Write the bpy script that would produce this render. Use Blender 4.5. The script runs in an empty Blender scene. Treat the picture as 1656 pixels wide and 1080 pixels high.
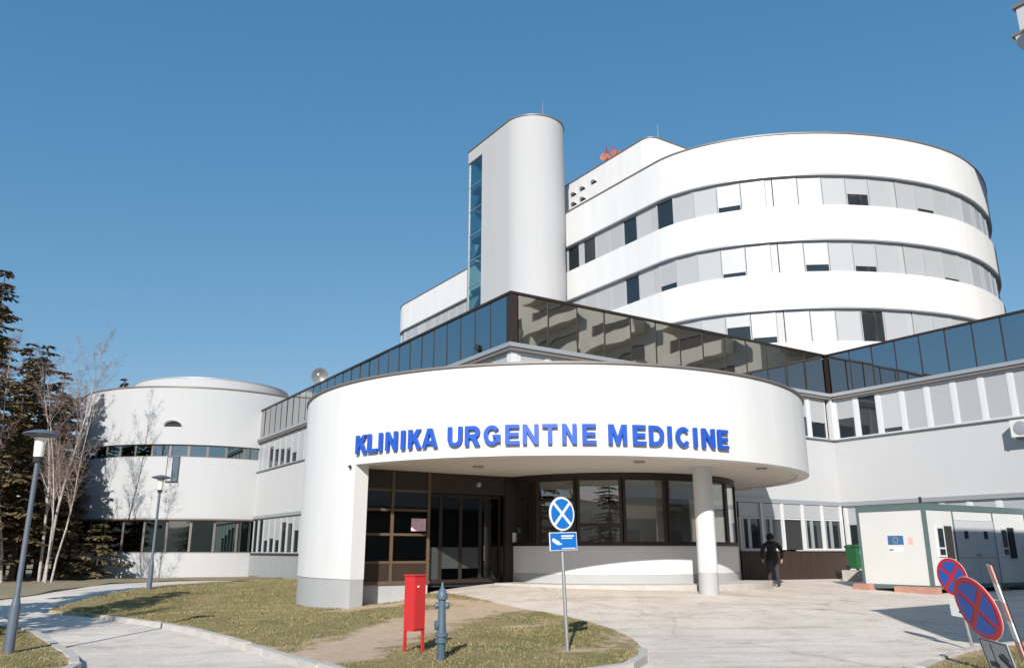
import bpy, bmesh, math, random
import numpy as np
from mathutils import Vector, Matrix, noise
from mathutils.geometry import delaunay_2d_cdt
R = math.radians
random.seed(7)
S = bpy.context.scene
COL = S.collection

# ------------------------------------------------------------------ camera, sky, sun, exposure
cam_d = bpy.data.cameras.new('camera'); cam = bpy.data.objects.new('camera', cam_d); COL.objects.link(cam)
cam_d.sensor_width = 36; cam_d.lens = 36 * 1300 / 1656; cam_d.clip_start = .1; cam_d.clip_end = 4000
cam.location = (0, 0, 1.3); cam.rotation_euler = (R(90) + math.atan(350 / 1300), 0, 0)
S.camera = cam
SUN_EL, SUN_AZ = 29.0, 8.0          # the sun stands behind the camera, 8 degrees to its left
W = bpy.data.worlds.new('World'); S.world = W; W.use_nodes = True
nt = W.node_tree; nt.nodes.clear()
sky = nt.nodes.new('ShaderNodeTexSky'); sky.sky_type = 'NISHITA'; sky.sun_disc = False
sky.sun_elevation = R(SUN_EL); sky.sun_rotation = R(180 + SUN_AZ)
sky.altitude = 500; sky.air_density = 1.0; sky.dust_density = 0.2; sky.ozone_density = 4.0
bgn = nt.nodes.new('ShaderNodeBackground'); bgn.inputs[1].default_value = .10
won = nt.nodes.new('ShaderNodeOutputWorld')
sep = nt.nodes.new('ShaderNodeSeparateColor'); com = nt.nodes.new('ShaderNodeCombineColor'); nt.links.new(sky.outputs[0], sep.inputs[0])
for i_, (k_, e_) in enumerate(((.86, 1.0), (1.60, .60), (2.42, .44))):      # the photograph's cyan, even rendering of the sky
    pw = nt.nodes.new('ShaderNodeMath'); pw.operation = 'POWER'; pw.inputs[1].default_value = e_
    ml = nt.nodes.new('ShaderNodeMath'); ml.operation = 'MULTIPLY'; ml.inputs[1].default_value = k_
    nt.links.new(sep.outputs[i_], pw.inputs[0]); nt.links.new(pw.outputs[0], ml.inputs[0]); nt.links.new(ml.outputs[0], com.inputs[i_])
nt.links.new(com.outputs[0], bgn.inputs[0]); nt.links.new(bgn.outputs[0], won.inputs[0])
sun_d = bpy.data.lights.new('sun', 'SUN'); sun_d.energy = 5.0; sun_d.angle = R(.5); sun_d.color = (1, .955, .89)
sun = bpy.data.objects.new('sun', sun_d); COL.objects.link(sun)
el, az = R(SUN_EL), R(SUN_AZ)
SDIR = Vector((math.sin(az) * math.cos(el), math.cos(az) * math.cos(el), -math.sin(el)))
sun.rotation_euler = SDIR.to_track_quat('-Z', 'Y').to_euler()
vs = S.view_settings; vs.view_transform = 'Standard'; vs.look = 'None'; vs.gamma = 1; vs.exposure = .25; vs.use_curve_mapping = False
S.cycles.max_bounces = 6; S.cycles.transparent_max_bounces = 12; S.cycles.glossy_bounces = 4; S.cycles.diffuse_bounces = 3

# ------------------------------------------------------------------ materials
def lin(c):
    c = c / 255
    return c / 12.92 if c <= .04045 else ((c + .055) / 1.055) ** 2.4
def rgb(r, g, b): return (lin(r), lin(g), lin(b), 1)
MATS = {}
def mat(name, col, rough=.7, metal=0., var=.0, scale=3., bump=0., bscale=40., spec=.4, col2=None, streak=False, trans=0):
    m = bpy.data.materials.new(name); m.use_nodes = True; MATS[name] = m
    n = m.node_tree; b = n.nodes['Principled BSDF']; L = n.links.new
    b.inputs['Roughness'].default_value = rough; b.inputs['Metallic'].default_value = metal
    b.inputs['Specular IOR Level'].default_value = spec
    if len(col) == 3: col = (*col, 1)
    tc = n.nodes.new('ShaderNodeTexCoord')
    if var or col2:
        no = n.nodes.new('ShaderNodeTexNoise'); no.inputs['Scale'].default_value = scale; no.inputs['Detail'].default_value = 6
        no.inputs['Roughness'].default_value = .65
        if streak:
            mp = n.nodes.new('ShaderNodeMapping'); mp.inputs['Scale'].default_value = (1, 1, .12)
            L(tc.outputs['Object'], mp.inputs[0]); L(mp.outputs[0], no.inputs[0])
        else: L(tc.outputs['Object'], no.inputs[0])
        rp = n.nodes.new('ShaderNodeValToRGB'); rp.color_ramp.elements[0].position = .3; rp.color_ramp.elements[1].position = .7
        c2 = col2 if col2 else tuple(x * (1 - var) for x in col[:3]) + (1,)
        if len(c2) == 3: c2 = (*c2, 1)
        rp.color_ramp.elements[0].color = c2; rp.color_ramp.elements[1].color = col
        L(no.outputs[0], rp.inputs[0]); L(rp.outputs[0], b.inputs['Base Color'])
    else: b.inputs['Base Color'].default_value = col
    if bump:
        n2 = n.nodes.new('ShaderNodeTexNoise'); n2.inputs['Scale'].default_value = bscale; n2.inputs['Detail'].default_value = 4
        bp = n.nodes.new('ShaderNodeBump'); bp.inputs['Strength'].default_value = bump; bp.inputs['Distance'].default_value = .03
        L(tc.outputs['Object'], n2.inputs[0]); L(n2.outputs[0], bp.inputs['Height']); L(bp.outputs[0], b.inputs['Normal'])
    return m
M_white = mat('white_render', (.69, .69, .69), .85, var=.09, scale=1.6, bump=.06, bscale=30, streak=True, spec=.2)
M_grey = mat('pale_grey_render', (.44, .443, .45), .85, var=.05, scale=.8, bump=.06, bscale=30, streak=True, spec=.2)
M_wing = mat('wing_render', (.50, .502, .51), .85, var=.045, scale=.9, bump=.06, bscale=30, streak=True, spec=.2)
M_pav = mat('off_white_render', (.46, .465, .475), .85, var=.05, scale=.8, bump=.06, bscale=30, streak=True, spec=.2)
M_plinth = mat('grey_plinth', (.42, .425, .43), .85, var=.08, scale=2, bump=.1, bscale=50, spec=.2)
M_soffit = mat('beige_soffit', (.62, .575, .52), .8, var=.04, scale=1, spec=.2)
M_coping = mat('coping_metal', (.21, .185, .17), .5, metal=.3)
M_dark = mat('dark_brown_metal', (.030, .020, .016), .45, spec=.4)
M_tan = mat('tan_frame', (.13, .088, .055), .5, var=.2, scale=5)
M_brown = mat('brown_panel', (.045, .027, .019), .55, var=.25, scale=3)
M_gap = mat('dark_recess', (.03, .03, .032), .9)
M_alu = mat('grey_aluminium', (.36, .38, .40), .45, metal=.35)
M_wframe = mat('white_frame', (.60, .61, .62), .5)
M_pframe = mat('pale_grey_frame', (.40, .41, .42), .5)
M_blind = mat('grey_blind', (.43, .44, .455), .42, metal=.15, var=.06, scale=.6, spec=.4)
M_blindw = mat('pale_blind', (.50, .51, .52), .42, metal=.15, var=.05, scale=.6, spec=.5)
M_wglass = mat('window_glass', (.018, .024, .028), .03, spec=.9)
M_int = mat('beige_interior', (.62, .58, .46), .9, var=.1, scale=.8)
M_intd = mat('dim_interior', (.16, .15, .13), .9, var=.3, scale=.8)
M_red = mat('red_paint', rgb(198, 40, 40), .45, col2=(.42, .035, .04), scale=5, spec=.4)
M_hyd = mat('blue_grey_paint', rgb(80, 99, 114), .5, var=.2, scale=8, spec=.5)
M_galv = mat('galvanised_steel', (.42, .43, .44), .42, metal=.6, var=.12, scale=9)
M_lampp = mat('grey_blue_lamp_paint', rgb(92, 101, 114), .45, var=.12, scale=5)
M_blue = mat('sign_blue', rgb(22, 110, 190), .4)
M_sblue = mat('deep_sign_blue', rgb(38, 90, 178), .4)
M_sred = mat('sign_red', rgb(196, 38, 48), .4)
M_swhite = mat('sign_white', (.72, .72, .72), .4)
M_sgrey_shade = mat('sign_grey_and_shade', (.34, .36, .37), .45)  # grey notice; also the shade coloured into the near tow plate
M_black = mat('sign_black', (.015, .015, .017), .5)
M_letter = mat('letter_blue', rgb(36, 84, 182), .35, spec=.5)
M_cwhite = mat('container_white', (.64, .64, .625), .5, var=.04, scale=1.2)
M_cgrey = mat('container_grey_green', rgb(92, 112, 112), .5, var=.12, scale=3)
M_cdoor = mat('container_door', (.50, .52, .54), .5)
M_block = mat('pinkish_block', rgb(186, 140, 124), .9, var=.25, scale=5, bump=.3, bscale=25)
M_green = mat('green_plastic', rgb(44, 100, 62), .45, var=.1, scale=4)
M_cloth = mat('black_cloth', (.022, .022, .025), .85, var=.3, scale=9, bump=.3, bscale=14)
M_cloth2 = mat('charcoal_cloth', (.04, .04, .052), .85, var=.3, scale=9, bump=.3, bscale=14)
M_skin = mat('skin', rgb(205, 160, 138), .6)
M_hair = mat('dark_hair', (.015, .012, .010), .7)
M_shoe = mat('shoe', (.02, .02, .022), .6)
M_conc = mat('facade_concrete', (.56, .52, .44), .9, var=.14, scale=.5, spec=.2, streak=True)
M_slot = mat('balcony_shadow', (.06, .055, .05), .9)
M_bark = mat('bark', (.085, .062, .046), .95, var=.5, scale=6, bump=.5, bscale=18)
M_birch = mat('birch_bark', (.50, .47, .44), .9, col2=(.22, .18, .155), scale=3)
M_twig = mat('twig', (.24, .18, .155), .95)
M_lampw = mat('milky_lamp', (.78, .76, .68), .35)
M_paper = mat('paper', (.75, .70, .74), .7, col2=(.75, .35, .5), scale=9)
M_hill = mat('wooded_slope', (.05, .045, .035), 1, col2=(.03, .028, .03), scale=.05)
M_soil = mat('soil', (.30, .235, .16), 1, col2=(.17, .15, .08), scale=.9, bump=.5, bscale=12)
M_kerb = mat('kerb_concrete', (.52, .49, .455), .9, var=.22, scale=3, bump=.2, bscale=30)

def mirror_mat(name, col, wob):
    m = mat(name, col, .02, metal=1.)
    n = m.node_tree; L = n.links.new; b = n.nodes['Principled BSDF']
    tc = n.nodes.new('ShaderNodeTexCoord'); no = n.nodes.new('ShaderNodeTexNoise'); no.inputs['Scale'].default_value = .8; no.inputs['Detail'].default_value = 1
    bp = n.nodes.new('ShaderNodeBump'); bp.inputs['Strength'].default_value = wob; bp.inputs['Distance'].default_value = .05
    L(tc.outputs['Object'], no.inputs[0]); L(no.outputs[0], bp.inputs['Height']); L(bp.outputs[0], b.inputs['Normal'])
    return m
M_mir = mirror_mat('reflective_glass', (.44, .455, .46), .10)

def clear_glass(name, tint, refl):
    m = bpy.data.materials.new(name); m.use_nodes = True; n = m.node_tree; n.nodes.clear(); L = n.links.new
    o = n.nodes.new('ShaderNodeOutputMaterial'); mx = n.nodes.new('ShaderNodeMixShader'); t = n.nodes.new('ShaderNodeBsdfTransparent')
    g = n.nodes.new('ShaderNodeBsdfGlossy'); g.inputs['Roughness'].default_value = .01; t.inputs[0].default_value = (*tint, 1)
    lw = n.nodes.new('ShaderNodeLayerWeight'); lw.inputs[0].default_value = .5
    mr = n.nodes.new('ShaderNodeMapRange'); mr.inputs[3].default_value = refl; mr.inputs[4].default_value = .9
    pw = n.nodes.new('ShaderNodeMath'); pw.operation = 'POWER'; pw.inputs[1].default_value = 3
    L(lw.outputs['Facing'], pw.inputs[0]); L(pw.outputs[0], mr.inputs[0]); L(mr.outputs[0], mx.inputs[0])
    L(t.outputs[0], mx.inputs[1]); L(g.outputs[0], mx.inputs[2]); L(mx.outputs[0], o.inputs[0])
    return m
M_clear = clear_glass('clear_glass', (.86, .88, .84), .19)
M_doorg = clear_glass('door_glass', (.10, .105, .10), .05)
M_smoke = clear_glass('smoked_glass', (.26, .27, .26), .075)

# concrete drive, with joints, stains and hairline cracks
def drive_mat():
    m = mat('driveway_concrete', (.50, .465, .42), .9, spec=.2); n = m.node_tree; L = n.links.new; b = n.nodes['Principled BSDF']
    tc = n.nodes.new('ShaderNodeTexCoord')
    def N(sc, det=6, ro=.6):
        x = n.nodes.new('ShaderNodeTexNoise'); x.inputs['Scale'].default_value = sc; x.inputs['Detail'].default_value = det; x.inputs['Roughness'].default_value = ro
        L(tc.outputs['Object'], x.inputs[0]); return x
    def ramp(src, a, ca, bpos, cb):
        r = n.nodes.new('ShaderNodeValToRGB'); e = r.color_ramp.elements; e[0].position = a; e[0].color = ca; e[1].position = bpos; e[1].color = cb
        L(src, r.inputs[0]); return r
    def mul(a, bb, fac=1.):
        x = n.nodes.new('ShaderNodeMix'); x.data_type = 'RGBA'; x.blend_type = 'MULTIPLY'; x.inputs[0].default_value = fac
        L(a, x.inputs[6]); L(bb, x.inputs[7]); return x.outputs[2]
    base = ramp(N(.45).outputs[0], .3, (.61, .545, .48, 1), .7, (.74, .67, .60, 1)).outputs[0]
    fine = ramp(N(14, 8, .75).outputs[0], .3, (.78, .78, .78, 1), .7, (1.05, 1.05, 1.05, 1)).outputs[0]
    st = ramp(N(1.6, 8, .7).outputs[0], .34, (.80, .775, .75, 1), .52, (1, 1, 1, 1)).outputs[0]
    v = n.nodes.new('ShaderNodeTexVoronoi'); v.feature = 'DISTANCE_TO_EDGE'; v.inputs['Scale'].default_value = .22
    mp = n.nodes.new('ShaderNodeVectorMath'); mp.operation = 'ADD'; wn = N(.7, 5)
    L(tc.outputs['Object'], mp.inputs[0]); L(wn.outputs['Color'], mp.inputs[1]); L(mp.outputs[0], v.inputs[0])
    cr = ramp(v.outputs[0], .0, (.74, .72, .69, 1), .010, (1, 1, 1, 1)).outputs[0]
    tm = n.nodes.new('ShaderNodeMapping'); tm.inputs['Rotation'].default_value = (0, 0, .35); tm.inputs['Scale'].default_value = (.25, 2.2, 1)
    tn = n.nodes.new('ShaderNodeTexNoise'); tn.inputs['Scale'].default_value = .9; tn.inputs['Detail'].default_value = 7; tn.inputs['Roughness'].default_value = .62
    L(tc.outputs['Object'], tm.inputs[0]); L(tm.outputs[0], tn.inputs[0])
    tyre = ramp(tn.outputs[0], .34, (.78, .76, .74, 1), .48, (1, 1, 1, 1)).outputs[0]          # rubbed tyre traces along the drive
    vo = n.nodes.new('ShaderNodeTexVoronoi'); vo.inputs['Scale'].default_value = .55; L(tc.outputs['Object'], vo.inputs[0])
    oil = ramp(vo.outputs['Distance'], .05, (.70, .68, .66, 1), .16, (1, 1, 1, 1)).outputs[0]      # old drips
    c = mul(mul(mul(mul(mul(base, fine), st, .8), cr, .8), tyre, .8), oil, .7)
    L(c, b.inputs['Base Color'])
    bp = n.nodes.new('ShaderNodeBump'); bp.inputs['Strength'].default_value = .25; bp.inputs['Distance'].default_value = .02
    L(N(30, 6, .7).outputs[0], bp.inputs['Height']); L(bp.outputs[0], b.inputs['Normal'])
    return m
M_drive = drive_mat()

def lawn_mat():                     # worn winter turf: the worn track is stored in the mesh attribute 'wear'
    m = mat('winter_turf', (.1, .1, .05), 1, spec=.1); n = m.node_tree; L = n.links.new; b = n.nodes['Principled BSDF']
    tc = n.nodes.new('ShaderNodeTexCoord')
    def N(sc, det=6, ro=.65):
        x = n.nodes.new('ShaderNodeTexNoise'); x.inputs['Scale'].default_value = sc; x.inputs['Detail'].default_value = det; x.inputs['Roughness'].default_value = ro
        L(tc.outputs['Object'], x.inputs[0]); return x
    def ramp(src, els):
        r = n.nodes.new('ShaderNodeValToRGB'); e = r.color_ramp.elements
        while len(e) < len(els): e.new(.5)
        for k, (p, c) in enumerate(els): e[k].position = p; e[k].color = (*c, 1)
        L(src, r.inputs[0]); return r.outputs[0]
    g = ramp(N(1.3, 8, .7).outputs[0], [(.28, (.36, .27, .17)), (.43, (.29, .235, .125)), (.58, (.21, .20, .085)), (.74, (.145, .16, .062))])
    f = ramp(N(35, 6, .8).outputs[0], [(.3, (.62, .62, .62)), (.7, (1.25, 1.2, 1.1))])
    mu = n.nodes.new('ShaderNodeMix'); mu.data_type = 'RGBA'; mu.blend_type = 'MULTIPLY'; mu.inputs[0].default_value = 1
    L(g, mu.inputs[6]); L(f, mu.inputs[7])
    soil = ramp(N(5, 8, .7).outputs[0], [(.3, (.46, .335, .235)), (.7, (.60, .46, .34))])
    at = n.nodes.new('ShaderNodeAttribute'); at.attribute_name = 'wear'
    ad = n.nodes.new('ShaderNodeMath'); ad.operation = 'ADD'; w2 = ramp(N(2.2, 8, .75).outputs[0], [(.3, (-.0, 0, 0)), (.7, (.9, .9, .9))])
    sb = n.nodes.new('ShaderNodeMath'); sb.operation = 'SUBTRACT'; sb.inputs[1].default_value = .45
    L(w2, sb.inputs[0]); L(at.outputs['Fac'], ad.inputs[0]); L(sb.outputs[0], ad.inputs[1])
    rr = ramp(ad.outputs[0], [(.35, (0, 0, 0)), (.75, (1, 1, 1))])
    mx = n.nodes.new('ShaderNodeMix'); mx.data_type = 'RGBA'; L(rr, mx.inputs[0]); L(mu.outputs[2], mx.inputs[6]); L(soil, mx.inputs[7])
    L(mx.outputs[2], b.inputs['Base Color'])
    bp = n.nodes.new('ShaderNodeBump'); bp.inputs['Strength'].default_value = .6; bp.inputs['Distance'].default_value = .06
    L(N(22, 6, .75).outputs[0], bp.inputs['Height']); L(bp.outputs[0], b.inputs['Normal'])
    return m
M_lawn = lawn_mat()

def leaf_mat(name, c1, c2, c3):
    m = mat(name, c1, .9, spec=.15); n = m.node_tree; L = n.links.new; b = n.nodes['Principled BSDF']
    tc = n.nodes.new('ShaderNodeTexCoord'); no = n.nodes.new('ShaderNodeTexNoise'); no.inputs['Scale'].default_value = 1.1; no.inputs['Detail'].default_value = 6; no.inputs['Roughness'].default_value = .75
    r = n.nodes.new('ShaderNodeValToRGB'); e = r.color_ramp.elements; e.new(.5)
    for k, (p, c) in enumerate([(.35, c1), (.5, c2), (.68, c3)]): e[k].position = p; e[k].color = (*c, 1)
    L(tc.outputs['Object'], no.inputs[0]); L(no.outputs[0], r.inputs[0]); L(r.outputs[0], b.inputs['Base Color'])
    return m
M_needle = leaf_mat('spruce_needles', (.065, .060, .030), (.14, .105, .05), (.24, .155, .085))
M_needle2 = leaf_mat('rusty_needles', (.085, .064, .038), (.19, .12, .068), (.29, .18, .11))
M_blade = leaf_mat('grass_blades', (.18, .175, .072), (.25, .215, .105), (.36, .28, .17))

# ------------------------------------------------------------------ mesh helpers
def tag(o, label=None, cat=None, group=None, kind=None):
    if label: o['label'] = label
    if cat: o['category'] = cat
    if group: o['group'] = group
    if kind: o['kind'] = kind
    return o
def root_loc(p):
    v = Vector((0, 0, 0))
    while p is not None: v += p.location; p = p.parent
    return v
def empty(name, loc, label, cat, group=None):
    o = bpy.data.objects.new(name, None); COL.objects.link(o); o.location = loc; o.empty_display_size = .2
    return tag(o, label, cat, group)
class MB:
    def __init__(s): s.v = []; s.f = []; s.mi = []
    def add(s, vs, fs, mi=0):
        b = len(s.v); s.v += [tuple(v) for v in vs]; s.f += [tuple(b + i for i in f) for f in fs]; s.mi += [mi] * len(fs); return s
    def box(s, x0, x1, y0, y1, z0, z1, T=None, mi=0):
        vs = [Vector(p) for p in ((x0, y0, z0), (x1, y0, z0), (x1, y1, z0), (x0, y1, z0), (x0, y0, z1), (x1, y0, z1), (x1, y1, z1), (x0, y1, z1))]
        if T is not None: vs = [T @ v for v in vs]
        return s.add(vs, [(0, 3, 2, 1), (4, 5, 6, 7), (0, 1, 5, 4), (1, 2, 6, 5), (2, 3, 7, 6), (3, 0, 4, 7)], mi)
    def tube(s, pts, rad, n=8, cap=True, mi=0):
        pts = [Vector(p) for p in pts]; rad = rad if hasattr(rad, '__len__') else [rad] * len(pts); rings = []
        for i, p in enumerate(pts):
            d = (pts[min(i + 1, len(pts) - 1)] - pts[max(i - 1, 0)]).normalized()
            a = d.cross(Vector((0, 0, 1)) if abs(d.z) < .95 else Vector((1, 0, 0))).normalized(); b = d.cross(a)
            rings.append([p + (a * math.cos(2 * math.pi * k / n) + b * math.sin(2 * math.pi * k / n)) * rad[i] for k in range(n)])
        vs = [v for r in rings for v in r]
        fs = [(i * n + k, i * n + (k + 1) % n, (i + 1) * n + (k + 1) % n, (i + 1) * n + k) for i in range(len(pts) - 1) for k in range(n)]
        if cap: fs += [tuple(range(n))[::-1], tuple((len(pts) - 1) * n + k for k in range(n))]
        return s.add(vs, fs, mi)
    def lathe(s, prof, n=20, T=None, mi=0):
        vs = []
        for r, z in prof:
            for k in range(n):
                a = 2 * math.pi * k / n; v = Vector((r * math.cos(a), r * math.sin(a), z)); vs.append(T @ v if T is not None else v)
        m = len(prof); fs = [(i * n + k, i * n + (k + 1) % n, (i + 1) * n + (k + 1) % n, (i + 1) * n + k) for i in range(m - 1) for k in range(n)]
        fs += [tuple(range(n))[::-1], tuple((m - 1) * n + k for k in range(n))]
        return s.add(vs, fs, mi)
    def prism(s, poly, z0, z1, T=None, mi=0):
        n = len(poly); vs = [Vector((x, y, z0)) for x, y in poly] + [Vector((x, y, z1)) for x, y in poly]
        if T is not None: vs = [T @ v for v in vs]
        return s.add(vs, [tuple(range(n))[::-1], tuple(range(n, 2 * n))] + [(i, (i + 1) % n, n + (i + 1) % n, n + i) for i in range(n)], mi)
    def ribbon(s, pts, o1, o0, z0, z1, closed=False, mi=0):     # wall of thickness o0..o1 following a polyline; outside = right hand
        A = offset(pts, o1, closed); B = offset(pts, o0, closed); n = len(pts)
        vs = []
        for a, b in zip(A, B): vs += [(a[0], a[1], z0), (a[0], a[1], z1), (b[0], b[1], z1), (b[0], b[1], z0)]
        fs = []
        for i in range(n if closed else n - 1):
            p, q = 4 * i, 4 * ((i + 1) % n)
            for k in range(4): fs.append((p + k, q + k, q + (k + 1) % 4, p + (k + 1) % 4))
        if not closed: fs += [(0, 1, 2, 3), (4 * n - 1, 4 * n - 2, 4 * n - 3, 4 * n - 4)]
        return s.add(vs, fs, mi)
    def mesh(s, name, mats, smooth=None, org=(0, 0, 0)):
        me = bpy.data.meshes.new(name); o = Vector(org)
        me.from_pydata([tuple(Vector(v) - o) for v in s.v], [], s.f)
        for m in (mats if isinstance(mats, (list, tuple)) else [mats]): me.materials.append(m)
        if any(s.mi): me.polygons.foreach_set('material_index', s.mi)
        bm = bmesh.new(); bm.from_mesh(me); bmesh.ops.recalc_face_normals(bm, faces=bm.faces); bm.to_mesh(me); bm.free()
        if smooth:
            me.polygons.foreach_set('use_smooth', [True] * len(me.polygons)); me.set_sharp_from_angle(angle=R(smooth))
        return me
    def build(s, name, mats, parent=None, smooth=None, loc=None):
        """world-space mesh; under a parent the vertices are taken relative to the parent's place"""
        org = root_loc(parent) if parent is not None else Vector(loc or (0, 0, 0))
        o = bpy.data.objects.new(name, s.mesh(name, mats, smooth, org)); COL.objects.link(o)
        if parent is not None: o.parent = parent
        else: o.location = org
        return o
def offset(pts, d, closed=False):
    n = len(pts); out = []
    for i in range(n):
        p = Vector(pts[i]).to_2d(); N = []
        for a, b in ((i - 1, i), (i, i + 1)):
            if closed or (a >= 0 and b < n):
                e = (Vector(pts[b % n]) - Vector(pts[a % n])).to_2d()
                if e.length > 1e-6: e.normalize(); N.append(Vector((e.y, -e.x)))
        if len(N) == 2:
            m = (N[0] + N[1]); m = m / max(m.dot(N[0]), .2)
        else: m = N[0]
        out.append((p.x + m.x * d, p.y + m.y * d))
    return out
def inst(name, me, parent, world, rz=0, tilt=0):
    o = bpy.data.objects.new(name, me); COL.objects.link(o); o.parent = parent
    o.location = Vector(world) - root_loc(parent); o.rotation_euler = (tilt, 0, rz)
    return o
def child_same(name, me, parent):   # sub-part sharing its part's local frame
    o = bpy.data.objects.new(name, me); COL.objects.link(o); o.parent = parent; return o
def along(pts):
    acc = [0]
    for a, b in zip(pts, pts[1:]): acc.append(acc[-1] + math.dist(a, b))
    return acc
def at_len(pts, acc, s):
    for i in range(len(pts) - 1):
        if acc[i + 1] >= s or i == len(pts) - 2:
            t = (s - acc[i]) / (acc[i + 1] - acc[i]); a, b = Vector(pts[i]), Vector(pts[i + 1]); d = (b - a).normalized()
            return a + (b - a) * t, d
    return None
MC = {}
def cached(key, fn):
    if key not in MC: MC[key] = fn()
    return MC[key]
def circle(c, r, a0=0, a1=360, n=64):
    return [(c[0] + r * math.cos(R(a0 + (a1 - a0) * k / n)), c[1] + r * math.sin(R(a0 + (a1 - a0) * k / n))) for k in range(n + (0 if a1 - a0 == 360 else 1))]
E1 = Vector((.8372, .5469)); E2 = Vector((-.5469, .8372))
RZ1 = math.atan2(E1.y, E1.x)         # a facade running along E1 (facing -E2)
RZ2 = math.atan2(-E2.y, -E2.x)       # a facade running along -E2 (facing -E1)
FR = Matrix.Rotation(RZ1, 4, 'Z')    # building grid
def grid_T(x, y, z=0, rz=RZ1): return Matrix.Translation((x, y, z)) @ Matrix.Rotation(rz, 4, 'Z')

# window module: local x along the wall, -y outwards, z from the sill
def win_mesh(kind, w, h, fm=None):
    def fn():
        m = MB(); t = .05
        m.box(-w / 2, -w / 2 + t, -.03, .05, 0, h); m.box(w / 2 - t, w / 2, -.03, .05, 0, h)
        m.box(-w / 2 + t, w / 2 - t, -.03, .05, 0, t); m.box(-w / 2 + t, w / 2 - t, -.03, .05, h - t, h)
        return m.mesh('window', fm or M_wframe)
    return cached((kind, w, h), fn)
def slab_mesh(name, w, z0, z1, y0, y1, m):
    return cached((name, w, z0, z1, y0, m.name), lambda: MB().box(-w / 2, w / 2, y0, y1, z0, z1).mesh(name, m))
def window(parent, world, rz, w, h, openf, pale=False, fm=None):
    o = inst('window', win_mesh(fm.name if fm else 'f', w, h, fm), parent, world, rz)
    t = .05; iw = round(w - 2 * t, 3)
    if openf < 1:
        child_same('blind', slab_mesh('blind', iw, round(t + (h - 2 * t) * openf, 3), h - t, -.012, .02, M_blindw if pale else M_blind), o)
    if openf > 0:
        child_same('pane', slab_mesh('pane', iw, t, round(t + (h - 2 * t) * openf, 3) - .004, .024, .036, M_wglass), o)
    return o

# ------------------------------------------------------------------ terrain height: thin plate through surveyed spots
CP = np.array([(0,0,-.36),(0,8,-.36),(.92,14.2,-.39),(-1.07,13,-.37),(-1.5,13.6,-.31),(2.5,16.5,-.34),(-3,14,-.46),(-4.15,15.7,-.48),(-9,15,-.54),(-8,20,-.46),(-13.5,25,-.36),(-12.4,28.8,-.07),(-19,49,-.28),(-16,51,-.2),(-12,44,-.1),(-8,35,-.06),(-6.7,26.5,-.35),(-5.25,22.3,-.3),(-3.95,23.5,-.2),(-2.5,24.5,.08),(0,25.5,.34),(3.3,24.5,.3),(5.33,23.3,.15),(0,21,-.08),(2,19.8,-.16),(8.9,28.5,.12),(13,26,0),(9,32.3,.2),(14.2,35.8,.15),(8.9,20.8,-.12),(8,15,-.33),(10,10,-.38),(20,20,-.2),(-25,35,-.2),(-20,10,-.5),(20,0,-.4),(-20,-5,-.5),(25,35,0),(-30,20,-.4),(0,50,0)], float)
def _U(r2): return np.where(r2 > 0, r2 * np.log(np.maximum(r2, 1e-9)), 0)
_n = len(CP); _K = _U(((CP[:, None, :2] - CP[None, :, :2]) ** 2).sum(-1)) + np.eye(_n) * 2.0; _P = np.c_[np.ones(_n), CP[:, :2]]
_W = np.linalg.solve(np.block([[_K, _P], [_P.T, np.zeros((3, 3))]]), np.r_[CP[:, 2], 0, 0, 0])
def gz_np(x, y):
    x = np.atleast_1d(np.asarray(x, float)); y = np.atleast_1d(np.asarray(y, float))
    v = _U((x[:, None] - CP[:, 0]) ** 2 + (y[:, None] - CP[:, 1]) ** 2) @ _W[:_n] + _W[_n] + _W[_n + 1] * x + _W[_n + 2] * y
    d = np.hypot(x, y - 20); k = np.clip((d - 24) / 16, 0, 1); k = k * k * (3 - 2 * k)
    return v * (1 - k) - .25 * k
def gz(x, y): return float(gz_np(x, y)[0])
def inside(poly, X, Y):
    r = np.zeros(len(X), bool); n = len(poly)
    for i in range(n):
        x1, y1 = poly[i]; x2, y2 = poly[(i + 1) % n]
        c = ((y1 > Y) != (y2 > Y)) & (X < (x2 - x1) * (Y - y1) / (y2 - y1 + 1e-12) + x1); r ^= c
    return r
def smooth_poly(poly, it=2):
    for _ in range(it):
        q = []
        for a, b in zip(poly, poly[1:] + poly[:1]):
            q += [(a[0] * .75 + b[0] * .25, a[1] * .75 + b[1] * .25), (a[0] * .25 + b[0] * .75, a[1] * .25 + b[1] * .75)]
        poly = q
    return poly
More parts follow.
